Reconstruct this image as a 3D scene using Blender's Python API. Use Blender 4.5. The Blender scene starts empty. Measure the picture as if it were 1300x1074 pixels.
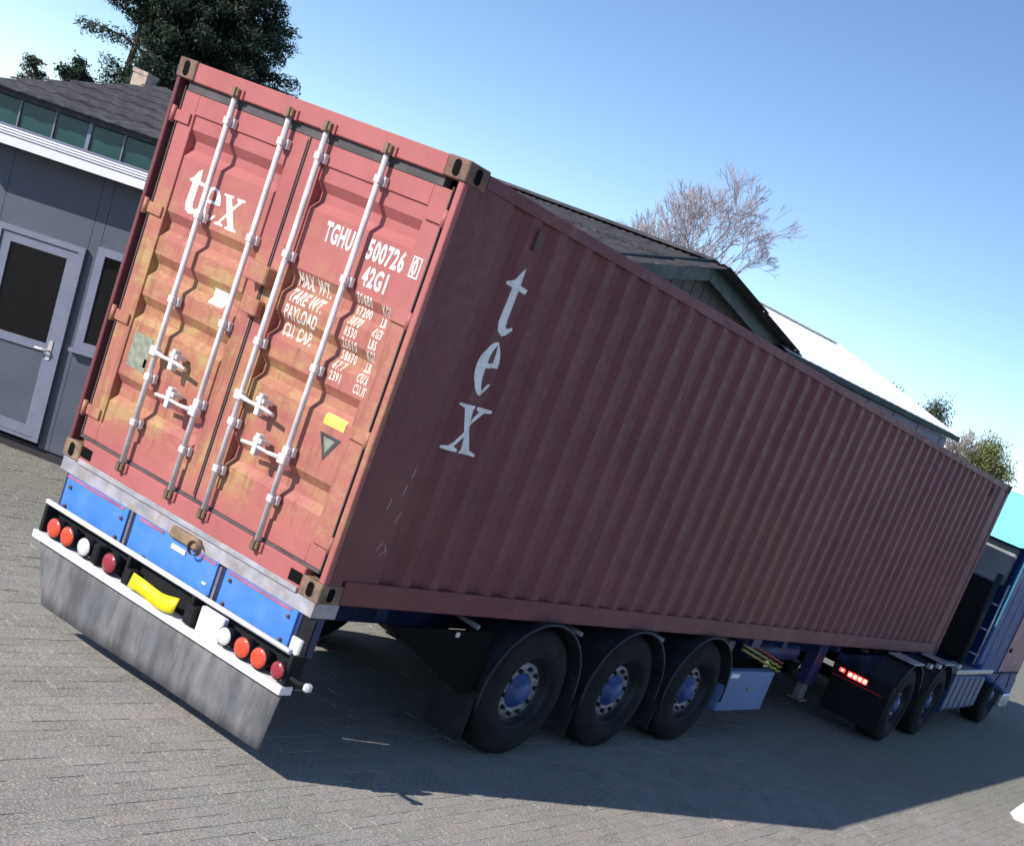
import bpy, bmesh, math, random
import numpy as np
from mathutils import Vector, Matrix
from math import pi, sin, cos, radians

random.seed(7)
rng = np.random.default_rng(7)
S = bpy.context.scene
COL = S.collection

# ------------------------------------------------------------------ camera
cam_d = bpy.data.cameras.new("camera")
cam = bpy.data.objects.new("camera", cam_d)
COL.objects.link(cam)
S.camera = cam
cam_d.sensor_width = 36
cam_d.lens = 44.05
cam_d.shift_x = -0.2136
cam_d.shift_y = 0.2644
cam_d.clip_start = 0.05
cam_d.clip_end = 3000
_r = Vector((0.811, 0.440, 0.386)); _d = Vector((0.432, -0.005, -0.902)); _f = Vector((-0.395, 0.898, -0.194))
_f.normalize(); _r = (_r - _f * _r.dot(_f)).normalized(); _d = _f.cross(_r)
cam.matrix_world = Matrix(((_r.x, -_d.x, -_f.x, 7.456), (_r.y, -_d.y, -_f.y, -5.443), (_r.z, -_d.z, -_f.z, 2.957), (0, 0, 0, 1)))

# ------------------------------------------------------------------ sky and sun
SUN = Vector((-1.83, -5.17, 3.694)).normalized()      # towards the sun
elev = math.asin(SUN.z)
W = bpy.data.worlds.new("World"); S.world = W; W.use_nodes = True
nt = W.node_tree
bg = nt.nodes["Background"]
sky = nt.nodes.new("ShaderNodeTexSky")
sky.sky_type = 'NISHITA'; sky.sun_disc = False
sky.sun_elevation = elev
sky.sun_rotation = math.atan2(SUN.x, SUN.y)
sky.altitude = 0; sky.air_density = 0.7; sky.dust_density = 0.0; sky.ozone_density = 3.0
nt.links.new(sky.outputs[0], bg.inputs[0])
bg.inputs[1].default_value = 0.14
sun_d = bpy.data.lights.new("sun", 'SUN'); sun_d.energy = 4.4; sun_d.angle = radians(0.55); sun_d.color = (1.0, 0.955, 0.88)
sun = bpy.data.objects.new("sun", sun_d); COL.objects.link(sun)
sun.rotation_euler = SUN.to_track_quat('Z', 'Y').to_euler()
sun.location = (-20, -40, 40)
S.view_settings.view_transform = 'Standard'; S.view_settings.look = 'None'
S.view_settings.exposure = 0.46; S.view_settings.gamma = 1.0
S.view_settings.use_curve_mapping = False

# ------------------------------------------------------------------ materials
class NT:
    def __init__(s, name):
        s.m = bpy.data.materials.new(name); s.m.use_nodes = True
        s.t = s.m.node_tree; s.b = s.t.nodes["Principled BSDF"]
        s.tc = s.t.nodes.new("ShaderNodeTexCoord")
    def n(s, kind, **kw):
        o = s.t.nodes.new(kind)
        for k, v in kw.items(): setattr(o, k, v)
        return o
    def l(s, a, b): s.t.links.new(a, b)
    def noise(s, scale, detail=4, rough=0.55, vec=None, stretch=None):
        o = s.n("ShaderNodeTexNoise"); o.inputs["Scale"].default_value = scale
        o.inputs["Detail"].default_value = detail; o.inputs["Roughness"].default_value = rough
        v = vec or s.tc.outputs["Object"]
        if stretch:
            mp = s.n("ShaderNodeMapping"); mp.inputs["Scale"].default_value = stretch
            s.l(v, mp.inputs[0]); v = mp.outputs[0]
        s.l(v, o.inputs["Vector"]); return o.outputs["Fac"]
    def rng(s, v, a, b, c=0.0, d=1.0, smooth=True):
        o = s.n("ShaderNodeMapRange"); o.interpolation_type = 'SMOOTHSTEP' if smooth else 'LINEAR'
        s.l(v, o.inputs[0])
        for i, x in enumerate((a, b, c, d)): o.inputs[i + 1].default_value = x
        return o.outputs[0]
    def mul(s, a, b, op='MULTIPLY'):
        o = s.n("ShaderNodeMath", operation=op)
        for i, x in enumerate((a, b)):
            if isinstance(x, (int, float)): o.inputs[i].default_value = x
            else: s.l(x, o.inputs[i])
        return o.outputs[0]
    def mix(s, f, a, b):
        o = s.n("ShaderNodeMix", data_type='RGBA')
        if isinstance(f, (int, float)): o.inputs[0].default_value = f
        else: s.l(f, o.inputs[0])
        for i, x in ((6, a), (7, b)):
            if isinstance(x, tuple): o.inputs[i].default_value = (*x[:3], 1)
            else: s.l(x, o.inputs[i])
        return o.outputs[2]
    def xyz(s, which="Object"):
        o = s.n("ShaderNodeSeparateXYZ"); s.l(s.tc.outputs[which], o.inputs[0]); return o.outputs
    def bump(s, h, strength=0.2, dist=0.01):
        o = s.n("ShaderNodeBump"); o.inputs["Strength"].default_value = strength
        o.inputs["Distance"].default_value = dist; s.l(h, o.inputs["Height"]); s.l(o.outputs[0], s.b.inputs["Normal"])
    def out(s, col, rough=0.6, metal=0.0, spec=0.5):
        if isinstance(col, tuple): s.b.inputs["Base Color"].default_value = (*col, 1)
        else: s.l(col, s.b.inputs["Base Color"])
        if isinstance(rough, (int, float)): s.b.inputs["Roughness"].default_value = rough
        else: s.l(rough, s.b.inputs["Roughness"])
        s.b.inputs["Metallic"].default_value = metal
        s.b.inputs["Specular IOR Level"].default_value = spec
        return s.m

def simple(name, col, rough=0.6, metal=0.0, var=0.35, scale=6, dirt=None, dirt_amt=0.5, bump=0.15, spec=0.5, bscale=60, stretch=None):
    k = NT(name)
    n1 = k.noise(scale, 5, 0.6, stretch=stretch)
    dark = tuple(c * (1 - var) for c in col); light = tuple(min(1, c * (1 + var * 0.5)) for c in col)
    c = k.mix(k.rng(n1, 0.3, 0.7), dark, light)
    if dirt:
        n2 = k.noise(scale * 0.6 + 1.3, 8, 0.7, stretch=stretch)
        c = k.mix(k.mul(k.rng(n2, 0.42, 0.68), dirt_amt), c, dirt)
    r = k.rng(n1, 0.2, 0.8, max(0.05, rough - 0.1), min(1, rough + 0.12))
    k.bump(k.noise(bscale, 3, 0.6), bump, 0.004)
    return k.out(c, r, metal, spec)

def container_paint(name, doors):
    k = NT(name)
    n1 = k.noise(1.6, 6, 0.6); n2 = k.noise(14, 6, 0.65); xyz = k.xyz()
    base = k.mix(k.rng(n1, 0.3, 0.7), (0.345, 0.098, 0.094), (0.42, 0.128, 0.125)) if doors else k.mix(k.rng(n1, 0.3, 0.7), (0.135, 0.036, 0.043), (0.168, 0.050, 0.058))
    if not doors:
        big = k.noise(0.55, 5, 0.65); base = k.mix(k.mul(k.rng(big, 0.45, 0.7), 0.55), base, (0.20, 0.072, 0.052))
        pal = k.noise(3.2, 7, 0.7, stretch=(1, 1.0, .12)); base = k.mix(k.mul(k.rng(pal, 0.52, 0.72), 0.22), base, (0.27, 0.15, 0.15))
    # streaks of run-off
    st = k.noise(5, 6, 0.7, stretch=(3.0, 3.0, 0.18))
    base = k.mix(k.mul(k.rng(st, 0.48, 0.75), 0.28), base, (0.25, 0.10, 0.075) if doors else (0.13, 0.035, 0.033))
    if doors:
        # ochre weathering spread across the middle of the doors
        zz = xyz[2]
        zone = k.mul(k.rng(zz, 0.15, 0.45), k.rng(zz, 2.15, 1.35))
        nz = k.noise(1.5, 8, 0.68, stretch=(1.0, 1.0, 1.7))
        m = k.mul(k.rng(nz, 0.36, 0.56), zone)
        xr = k.rng(xyz[0], 2.1, 1.2)
        m = k.mul(m, k.rng(xr, 0.0, 1.0, 0.45, 1.0))
        base = k.mix(k.mul(m, 0.66), base, (0.38, 0.175, 0.085))
        n4 = k.noise(2.4, 9, 0.75, stretch=(1.3, 1.0, 2.6))
        m2 = k.mul(k.rng(n4, 0.45, 0.58), m)
        base = k.mix(k.mul(m2, 0.75), base, (0.42, 0.30, 0.12))
        dr = k.noise(11, 7, 0.75, stretch=(1.5, 1.0, .16)); base = k.mix(k.mul(k.mul(k.rng(dr, 0.50, 0.62), zone), 0.5), base, (0.20, 0.085, 0.05))
    n3 = k.noise(9, 10, 0.75)
    spots = k.rng(n3, 0.66, 0.72)
    base = k.mix(k.mul(spots, 0.7), base, (0.12, 0.045, 0.025))
    # pale scuffs
    sc = k.noise(22, 5, 0.8, stretch=(0.6, 1.4, 0.35))
    base = k.mix(k.mul(k.rng(sc, 0.70, 0.76), 0.4 if doors else 0.22), base, (0.55, 0.42, 0.38))
    k.bump(k.mul(n2, k.noise(90, 2, 0.5), 'ADD'), 0.12, 0.004)
    return k.out(base, k.rng(n2, 0.3, 0.7, 0.45, 0.65), 0, 0.35)

M = {}
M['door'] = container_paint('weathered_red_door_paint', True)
M['box'] = container_paint('shade_darkened_container_paint', False)  # same red paint, with the shade of the long side put into a darker colour
M['casting'] = simple('rusty_corner_steel', (0.21, 0.13, 0.085), 0.75, 0, 0.5, 9, (0.35, 0.24, 0.13), 0.6, 0.4)
M['castdark'] = simple('brown_corner_steel', (0.16, 0.085, 0.065), 0.75, 0, 0.5, 9, (0.28, 0.17, 0.12), 0.5, 0.4)
M['castmaroon'] = simple('dark_corner_steel', (0.10, 0.055, 0.05), 0.75, 0, 0.5, 9, (0.20, 0.11, 0.07), 0.4, 0.4)
M['galv'] = simple('galvanised_steel', (0.78, 0.74, 0.75), 0.45, 0.15, 0.3, 8, (0.40, 0.30, 0.22), 0.35, 0.1, stretch=(1, 1, .4))
M['seal'] = simple('grey_rubber_seal', (0.085, 0.075, 0.08), 0.85)
M['black'] = simple('black_rubber', (0.011, 0.011, 0.013), 0.8, 0, 0.3, 12, (0.03, 0.028, 0.026), 0.3, spec=0.2)
M['tyre'] = simple('tyre_rubber', (0.014, 0.014, 0.016), 0.85, 0, 0.25, 5, (0.04, 0.037, 0.034), 0.45, 0.3, spec=0.2)
M['fender'] = simple('dark_plastic_mudguard', (0.018, 0.021, 0.028), 0.5, 0, 0.3, 6, (0.05, 0.047, 0.045), 0.35, spec=0.3)
M['flap'] = simple('dusty_rubber_flap', (0.11, 0.11, 0.12), 0.9, 0, 0.45, 9, (0.25, 0.235, 0.225), 0.5, 0.4, stretch=(1, 1, .22))
M['blue'] = simple('blue_trailer_paint', (0.055, 0.20, 0.62), 0.4, 0, 0.12, 4, (0.16, 0.27, 0.50), 0.35, 0.05)
M['darkblue'] = simple('dark_blue_chassis_paint', (0.014, 0.030, 0.12), 0.5, 0, 0.3, 6, (0.05, 0.05, 0.055), 0.35)
M['cabblue'] = simple('blue_cab_paint', (0.008, 0.045, 0.20), 0.5, 0, 0.08, 3, spec=0.25)
M['cabpink'] = simple('pink_grey_cab_door', (0.40, 0.18, 0.20), 0.5, 0, 0.2, 2, (0.10, 0.12, 0.14), 0.8, spec=0.25)  # pinkish grey mottled with darker blue grey
M['cabcyan'] = simple('light_blue_cab_paint', (0.22, 0.86, 0.93), 0.4, 0, 0.05, 3)
M['white'] = simple('white_painted_steel', (0.82, 0.78, 0.78), 0.5, 0, 0.12, 6, (0.50, 0.42, 0.36), 0.35)
M['letter'] = simple('white_letter_paint', (0.86, 0.84, 0.84), 0.6, 0, 0.10, 14, (0.55, 0.42, 0.38), 0.4, 0.02)
M['letterdim'] = simple('worn_letter_paint', (0.80, 0.76, 0.68), 0.6, 0, 0.25, 25, (0.50, 0.30, 0.22), 0.6, 0.02)
M['sill'] = simple('scuffed_grey_bolster', (0.38, 0.37, 0.42), 0.5, 0.2, 0.3, 7, (0.40, 0.30, 0.2), 0.5)
M['yellow'] = simple('yellow_plate', (0.86, 0.68, 0.01), 0.45, 0, 0.08, 8)
M['decal_yellow'] = simple('yellow_sticker', (0.85, 0.78, 0.12), 0.5, 0, 0.1, 20)
M['decal_black'] = simple('black_sticker', (0.05, 0.045, 0.045), 0.5)
M['decal_grey'] = simple('grey_approval_plate', (0.30, 0.31, 0.24), 0.5, 0.3, 0.3, 25)
M['decal_white'] = simple('white_sticker', (0.85, 0.85, 0.85), 0.5, 0, 0.1, 20)
M['tape'] = simple('faded_red_tape', (0.40, 0.13, 0.20), 0.4)
M['silver'] = simple('dull_wheel_steel', (0.27, 0.27, 0.29), 0.5, 0.3, 0.4, 14, (0.2, 0.17, 0.14), 0.5)
M['shadegrey'] = simple('grey_cab_back_shade', (0.26, 0.27, 0.29), 0.5, 0, 0.2, 3)
M['navy'] = simple('navy_recess_shade', (0.008, 0.014, 0.07), 0.7)  # shade of the gaps between the blue panels put into the colour
M['hole'] = simple('dark_opening', (0.006, 0.006, 0.006), 0.9, spec=0.08)
M['tankgrey'] = simple('dull_tank_paint', (0.10, 0.12, 0.20), 0.5, 0, 0.2, 5)
M['hubblue'] = simple('blue_hub_paint', (0.022, 0.075, 0.28), 0.5, 0, 0.4, 20, (0.08, 0.075, 0.07), 0.6)
M['recess_shade'] = simple('brown_recess_shade', (0.16, 0.07, 0.04), 0.9, 0, 0.5, 12)  # shadow in the gap beside the door posts put into the colour
M['alloy'] = simple('aluminium_step', (0.5, 0.5, 0.52), 0.35, 0.6, 0.2, 8)
M['airline_red'] = simple('red_air_line', (0.35, 0.03, 0.02), 0.4)
M['airline_yellow'] = simple('yellow_air_line', (0.35, 0.30, 0.03), 0.5)
M['toolbox'] = simple('grey_blue_box_paint', (0.13, 0.21, 0.40), 0.45, 0, 0.12, 3, (0.16, 0.18, 0.24), 0.3, spec=0.3)

def lens(name, col, emit=0.0):
    k = NT(name); v = k.n("ShaderNodeTexVoronoi"); v.inputs["Scale"].default_value = 70
    k.l(k.tc.outputs["Object"], v.inputs["Vector"]); k.bump(v.outputs["Distance"], 0.4, 0.004)
    m = k.out(k.mix(k.rng(v.outputs["Distance"], 0, .6), tuple(c * .75 for c in col), col), 0.18, 0, 0.6)
    if emit:
        k.b.inputs["Emission Color"].default_value = (*col, 1); k.b.inputs["Emission Strength"].default_value = emit
    return m
M['lens_red'] = lens('red_lamp_lens', (0.62, 0.07, 0.035))
M['lens_dark'] = lens('dark_red_lamp_lens', (0.28, 0.03, 0.045))
M['lens_clear'] = lens('clear_lamp_lens', (0.62, 0.62, 0.62))
M['lens_lit'] = lens('lit_red_lamp', (1.0, 0.05, 0.04), 1.6)
M['lens_lit_core'] = lens('lit_red_lamp_core', (1.0, 0.35, 0.30), 2.0)
M['lens_redlow'] = lens('red_reflector', (0.45, 0.03, 0.04))

def glass(name, col, rough=0.08):
    k = NT(name); n = k.noise(1.4, 3, 0.5)
    k.bump(n, 0.06, 0.02)
    return k.out(k.mix(k.rng(n, .3, .7), tuple(c * .7 for c in col), col), rough, 0, 0.45)
M['glass'] = glass('dark_window_glass', (0.012, 0.014, 0.02))
def clear_glass(name):
    k = NT(name); t = k.t; tr = k.n("ShaderNodeBsdfTransparent"); tr.inputs[0].default_value = (.45, .48, .5, 1)
    gl = k.n("ShaderNodeBsdfGlossy"); gl.inputs[0].default_value = (.9, .92, .95, 1); gl.inputs["Roughness"].default_value = .02
    fr = k.n("ShaderNodeFresnel"); fr.inputs[0].default_value = 1.5; mx = k.n("ShaderNodeMixShader")
    k.l(fr.outputs[0], mx.inputs[0]); k.l(tr.outputs[0], mx.inputs[1]); k.l(gl.outputs[0], mx.inputs[2])
    k.l(mx.outputs[0], t.nodes["Material Output"].inputs[0]); return k.m
M['clear'] = clear_glass('clear_window_pane')
M['red_reflection'] = simple('dull_red_reflection', (0.40, 0.11, 0.07), 0.9, 0, .5, 6)
M['cabinet'] = simple('dark_cabinet', (0.03, 0.032, 0.04), 0.7)
M['glass_green'] = glass('green_wired_glass', (0.02, 0.075, 0.075), 0.2)
M['wall_grey'] = simple('slate_grey_cladding', (0.082, 0.090, 0.122), 0.55, 0, 0.08, 2.5, (0.11, 0.115, 0.15), 0.4, 0.06)
M['frame_grey'] = simple('lavender_grey_frame', (0.19, 0.20, 0.27), 0.45, 0, 0.08, 6, bump=0.03)
M['fascia'] = simple('white_gutter_paint', (0.80, 0.79, 0.82), 0.45, 0, 0.08, 6)
M['timber'] = simple('dark_timber', (0.035, 0.03, 0.035), 0.8)
M['roof_dark'] = simple('dark_fibre_cement', (0.055, 0.048, 0.052), 0.85, 0, 0.45, 2.2, (0.12, 0.11, 0.11), 0.7, 0.5, bscale=25, stretch=(1, 3, 1))
M['roof_dark2'] = simple('dark_roof_sheet', (0.045, 0.042, 0.045), 0.85, 0, 0.4, 1.6, (0.11, 0.10, 0.105), 0.7, 0.4, bscale=25)
M['verge'] = simple('dark_green_verge_paint', (0.010, 0.030, 0.032), 0.45)
M['gable'] = simple('brown_grey_cladding', (0.13, 0.115, 0.11), 0.8, 0, 0.2, 1.5)
M['roof_white'] = simple('pale_metal_roof', (0.90, 0.90, 0.89), 0.6, 0, 0.04, 1.2, bump=0.0)
M['shed_wall'] = simple('blue_grey_sheet_wall', (0.22, 0.24, 0.33), 0.6, 0, 0.12, 1.5)
M['chim'] = simple('tan_chimney_brick', (0.42, 0.33, 0.26), 0.9, 0, 0.3, 9)
M['redbrick'] = simple('red_brick', (0.42, 0.14, 0.12), 0.9, 0, 0.25, 5)
M['mortar'] = simple('grey_mortar', (0.32, 0.30, 0.28), 0.95)
M['tile_red'] = simple('red_roof_tile', (0.22, 0.09, 0.07), 0.8)
M['render'] = simple('pale_render', (0.6, 0.58, 0.56), 0.8)
M['bark'] = simple('brown_bark', (0.13, 0.09, 0.065), 0.95, 0, 0.4, 6, bump=0.6)
M['twig'] = simple('pale_grey_bark', (0.33, 0.285, 0.31), 0.9, 0, 0.25, 4)
M['palebark'] = simple('pale_pinkish_twigs', (0.36, 0.30, 0.28), 0.9, 0, 0.25, 4)

def foliage(name, a, b, c):
    k = NT(name)
    at = k.n("ShaderNodeAttribute"); at.attribute_name = 'rnd'
    n = k.noise(0.9, 3, 0.6)
    col = k.mix(k.rng(n, .35, .65), a, b)
    col = k.mix(k.mul(at.outputs["Fac"], 0.6), col, c)
    m = k.out(col, 0.75, 0, 0.25)
    return m
M['needles'] = foliage('dark_conifer_needles', (0.010, 0.022, 0.016), (0.020, 0.040, 0.026), (0.095, 0.13, 0.07))
M['leaf_olive'] = foliage('olive_spring_leaves', (0.10, 0.11, 0.04), (0.15, 0.17, 0.06), (0.22, 0.22, 0.10))
M['leaf_dark'] = foliage('dull_green_leaves', (0.04, 0.06, 0.03), (0.07, 0.09, 0.045), (0.11, 0.12, 0.07))

def paver_mat(name, sheet):
    k = NT(name)
    ge = k.n("ShaderNodeNewGeometry"); P = ge.outputs["Position"]
    if sheet:
        mp = k.n("ShaderNodeMapping"); mp.inputs["Rotation"].default_value = (0, 0, pi / 2); k.l(P, mp.inputs[0])
        br = k.n("ShaderNodeTexBrick"); br.inputs["Scale"].default_value = 1
        br.inputs["Brick Width"].default_value = .21; br.inputs["Row Height"].default_value = .105
        br.inputs["Mortar Size"].default_value = .006
        br.inputs["Color1"].default_value = (0, 0, 0, 1); br.inputs["Color2"].default_value = (1, 1, 1, 1); br.inputs["Mortar"].default_value = (.5, .5, .5, 1)
        k.l(mp.outputs[0], br.inputs[0]); rv = br.outputs[0]
    else:
        at = k.n("ShaderNodeAttribute"); at.attribute_name = 'rnd'; rv = at.outputs["Fac"]
    cr = k.n("ShaderNodeValToRGB"); e = cr.color_ramp
    cols = [(0, (0.205, 0.195, 0.18)), (0.2, (0.275, 0.245, 0.212)), (0.4, (0.245, 0.242, 0.208)), (0.6, (0.315, 0.278, 0.245)), (0.8, (0.255, 0.245, 0.235)), (1, (0.345, 0.280, 0.250))]
    e.elements[0].position = 0; e.elements[0].color = (*cols[0][1], 1); e.elements[1].position = 1; e.elements[1].color = (*cols[-1][1], 1)
    for p, c in cols[1:-1]:
        x = e.elements.new(p); x.color = (*c, 1)
    k.l(rv, cr.inputs[0]); c = cr.outputs[0]
    big = k.noise(0.35, 5, 0.6, P)
    c = k.mix(k.mul(k.rng(big, 0.38, 0.68), 0.55), c, (0.215, 0.205, 0.165))
    stn = k.noise(0.8, 7, 0.7, P, (1.6, .45, 1)); c = k.mix(k.mul(k.rng(stn, 0.52, 0.66), 0.35), c, (0.15, 0.14, 0.125))
    big2 = k.noise(1.7, 6, 0.65, P)
    c = k.mix(k.mul(k.rng(big2, 0.45, 0.7), 0.35), c, (0.36, 0.33, 0.31))
    # mossier, browner ground towards the building on the left
    sx = k.n("ShaderNodeSeparateXYZ"); k.l(P, sx.inputs[0]); xyz = sx.outputs
    sxy = k.mul(k.mul(xyz[0], -0.55), k.mul(xyz[1], 0.45), 'ADD')
    gz = k.mul(k.rng(k.mul(sxy, k.mul(k.noise(1.1, 4, .6, P), 1.6), 'ADD'), 1.3, 3.2), 0.75)
    c = k.mix(gz, c, (0.145, 0.145, 0.105))
    fine = k.noise(52, 6, 0.85, P)
    c = k.mix(k.mul(k.rng(fine, 0.50, 0.58), 0.72), c, (0.13, 0.125, 0.115))
    fine2 = k.noise(70, 5, 0.85, P)
    c = k.mix(k.mul(k.rng(fine2, 0.51, 0.58), 0.78), c, (0.55, 0.50, 0.44))
    if sheet:
        c = k.mix(k.mul(br.outputs["Fac"], 0.7), c, (0.13, 0.12, 0.11))
    k.bump(fine, 0.5, 0.006)
    return k.out(c, 0.92, 0, 0.25)
M['paver'] = paver_mat('concrete_paving_brick', False)
M['yard'] = paver_mat('distant_brick_paving', True)
M['sand'] = simple('joint_sand', (0.15, 0.14, 0.125), 0.95, 0, 0.4, 30, (0.07, 0.08, 0.04), 0.4)
M['grass'] = simple('rough_grass', (0.06, 0.08, 0.03), 0.95, 0, 0.4, 0.4)

# ------------------------------------------------------------------ mesh helpers
class MB:
    def __init__(s): s.v = []; s.f = []; s.smooth = []
    def add(s, vs, fs, sm=False):
        b = len(s.v); s.v += [tuple(v) for v in vs]; s.f += [tuple(i + b for i in f) for f in fs]; s.smooth += [sm] * len(fs); return s
    def box(s, x0, x1, y0, y1, z0, z1, bev=0.0):
        x0, x1 = sorted((x0, x1)); y0, y1 = sorted((y0, y1)); z0, z1 = sorted((z0, z1))
        if bev <= 0:
            vs = [(x, y, z) for z in (z0, z1) for y in (y0, y1) for x in (x0, x1)]
            return s.add(vs, [(0, 2, 3, 1), (4, 5, 7, 6), (0, 1, 5, 4), (2, 6, 7, 3), (0, 4, 6, 2), (1, 3, 7, 5)])
        bm = bmesh.new(); bmesh.ops.create_cube(bm, size=1)
        for v in bm.verts: v.co = Vector(((x0 + x1) / 2 + v.co.x * (x1 - x0), (y0 + y1) / 2 + v.co.y * (y1 - y0), (z0 + z1) / 2 + v.co.z * (z1 - z0)))
        b = min(bev, .45 * min(x1 - x0, y1 - y0, z1 - z0))
        bmesh.ops.bevel(bm, geom=bm.edges[:], offset=b, segments=1, affect='EDGES')
        bm.verts.index_update()
        s.add([v.co[:] for v in bm.verts], [[v.index for v in f.verts] for f in bm.faces]); bm.free(); return s
    def tube(s, pts, r, n=8, caps=True, sm=True):
        pts = [Vector(p) for p in pts]; rs = r if isinstance(r, (list, tuple)) else [r] * len(pts)
        vs = []; up = None
        for i, p in enumerate(pts):
            t = (pts[min(i + 1, len(pts) - 1)] - pts[max(i - 1, 0)]).normalized()
            if up is None: up = Vector((0, 0, 1)) if abs(t.z) < .9 else Vector((1, 0, 0))
            a = t.cross(up).normalized(); b = a.cross(t).normalized(); up = b
            for k in range(n):
                q = 2 * pi * k / n; vs.append(p + (a * cos(q) + b * sin(q)) * rs[i])
        fs = []
        for i in range(len(pts) - 1):
            for k in range(n):
                fs.append((i * n + k, i * n + (k + 1) % n, (i + 1) * n + (k + 1) % n, (i + 1) * n + k))
        s.add(vs, fs, sm)
        if caps:
            b = len(s.v) - len(vs)
            s.f += [tuple(b + k for k in range(n))[::-1], tuple(b + (len(pts) - 1) * n + k for k in range(n))]; s.smooth += [False, False]
        return s
    def prism(s, prof, axis, a, b, closed=True):
        # prof: 2D outline; axis 0 -> (y,z), 1 -> (x,z), 2 -> (x,y)
        def P(p, t): return {0: (t, p[0], p[1]), 1: (p[0], t, p[1]), 2: (p[0], p[1], t)}[axis]
        n = len(prof); vs = [P(p, a) for p in prof] + [P(p, b) for p in prof]
        fs = [(i, (i + 1) % n, n + (i + 1) % n, n + i) for i in range(n if closed else n - 1)]
        if closed: fs += [tuple(range(n))[::-1], tuple(range(n, 2 * n))]
        return s.add(vs, fs)
    def lathe(s, prof, c, axis='x', n=32, sm=True):
        # prof: (offset along axis, radius)
        vs = []
        for (o, r) in prof:
            for k in range(n):
                q = 2 * pi * k / n
                if axis == 'x': vs.append((c[0] + o, c[1] + r * cos(q), c[2] + r * sin(q)))
                elif axis == 'y': vs.append((c[0] + r * cos(q), c[1] + o, c[2] + r * sin(q)))
                else: vs.append((c[0] + r * cos(q), c[1] + r * sin(q), c[2] + o))
        fs = [(i * n + k, i * n + (k + 1) % n, (i + 1) * n + (k + 1) % n, (i + 1) * n + k) for i in range(len(prof) - 1) for k in range(n)]
        s.add(vs, fs, sm)
        return s
    def mesh(s, name):
        me = bpy.data.meshes.new(name); me.from_pydata(s.v, [], s.f)
        me.polygons.foreach_set('use_smooth', s.smooth); me.update()
        bm = bmesh.new(); bm.from_mesh(me); bmesh.ops.recalc_face_normals(bm, faces=bm.faces); bm.to_mesh(me); bm.free()
        return me
    def build(s, name, mat, parent=None, loc=None, label=None):
        return link(name, s.mesh(name), mat, parent, loc, label)

def link(name, me, mat, parent=None, loc=None, label=None):
    if mat is not None and len(me.materials) == 0: me.materials.append(mat)
    o = bpy.data.objects.new(name, me); COL.objects.link(o)
    if parent is not None: o.parent = parent
    if loc is not None: o.location = loc
    if label: o['label'] = label
    return o
def tag(o, label=None, cat=None, group=None, kind=None):
    if label: o['label'] = label
    if cat: o['category'] = cat
    if group: o['group'] = group
    if kind: o['kind'] = kind
    return o
def empty(name, loc=(0, 0, 0), rz=0):
    o = bpy.data.objects.new(name, None); COL.objects.link(o); o.location = loc; o.rotation_euler[2] = rz
    o.empty_display_size = .3
    return o
def copy_tree(o, parent=None):
    c = o.copy(); COL.objects.link(c)
    if parent is not None: c.parent = parent
    for ch in [x for x in KIDS.get(o.name, [])]: copy_tree(ch, c)
    return c
KIDS = {}
def index_kids():
    KIDS.clear()
    for o in bpy.data.objects:
        if o.parent: KIDS.setdefault(o.parent.name, []).append(o)

def text_mesh(txt, size, sx=1.0, bold=0.0, spacing=1.0):
    """flat lettering as a bmesh in the xz plane, origin bottom left"""
    cu = bpy.data.curves.new("lettering", 'FONT'); cu.body = txt; cu.size = size; cu.offset = bold; cu.space_character = spacing
    cu.fill_mode = 'FRONT'; cu.resolution_u = 3
    o = bpy.data.objects.new("lettering", cu); COL.objects.link(o)
    dg = bpy.context.evaluated_depsgraph_get(); me = bpy.data.meshes.new_from_object(o.evaluated_get(dg))
    bpy.data.objects.remove(o); bpy.data.curves.remove(cu)
    bm = bmesh.new(); bm.from_mesh(me); bpy.data.meshes.remove(me)
    for v in bm.verts: v.co = Vector((v.co.x * sx, 0, v.co.y))
    return bm
def outline_mesh(polys):
    """2D outlines (first outer, others may be holes) -> filled bmesh in the xz plane"""
    cu = bpy.data.curves.new("glyph", 'CURVE'); cu.dimensions = '2D'; cu.fill_mode = 'BOTH'
    for p in polys:
        sp = cu.splines.new('POLY'); sp.points.add(len(p) - 1); sp.use_cyclic_u = True
        for i, (x, y) in enumerate(p): sp.points[i].co = (x, y, 0, 1)
    o = bpy.data.objects.new("glyph", cu); COL.objects.link(o)
    dg = bpy.context.evaluated_depsgraph_get(); me = bpy.data.meshes.new_from_object(o.evaluated_get(dg))
    bpy.data.objects.remove(o); bpy.data.curves.remove(cu)
    bm = bmesh.new(); bm.from_mesh(me); bpy.data.meshes.remove(me)
    for v in bm.verts: v.co = Vector((v.co.x, 0, v.co.y))
    return bm
def cut(bm, axis, vals):
    for val in vals:
        co = [0, 0, 0]; no = [0, 0, 0]; co[axis] = val; no[axis] = 1
        bmesh.ops.bisect_plane(bm, geom=bm.verts[:] + bm.edges[:] + bm.faces[:], plane_co=co, plane_no=no, dist=1e-5)
def bm_obj(bm, name, mat, parent, label=None):
    me = bpy.data.meshes.new(name); bm.to_mesh(me); bm.free(); return link(name, me, mat, parent, None, label)

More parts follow.
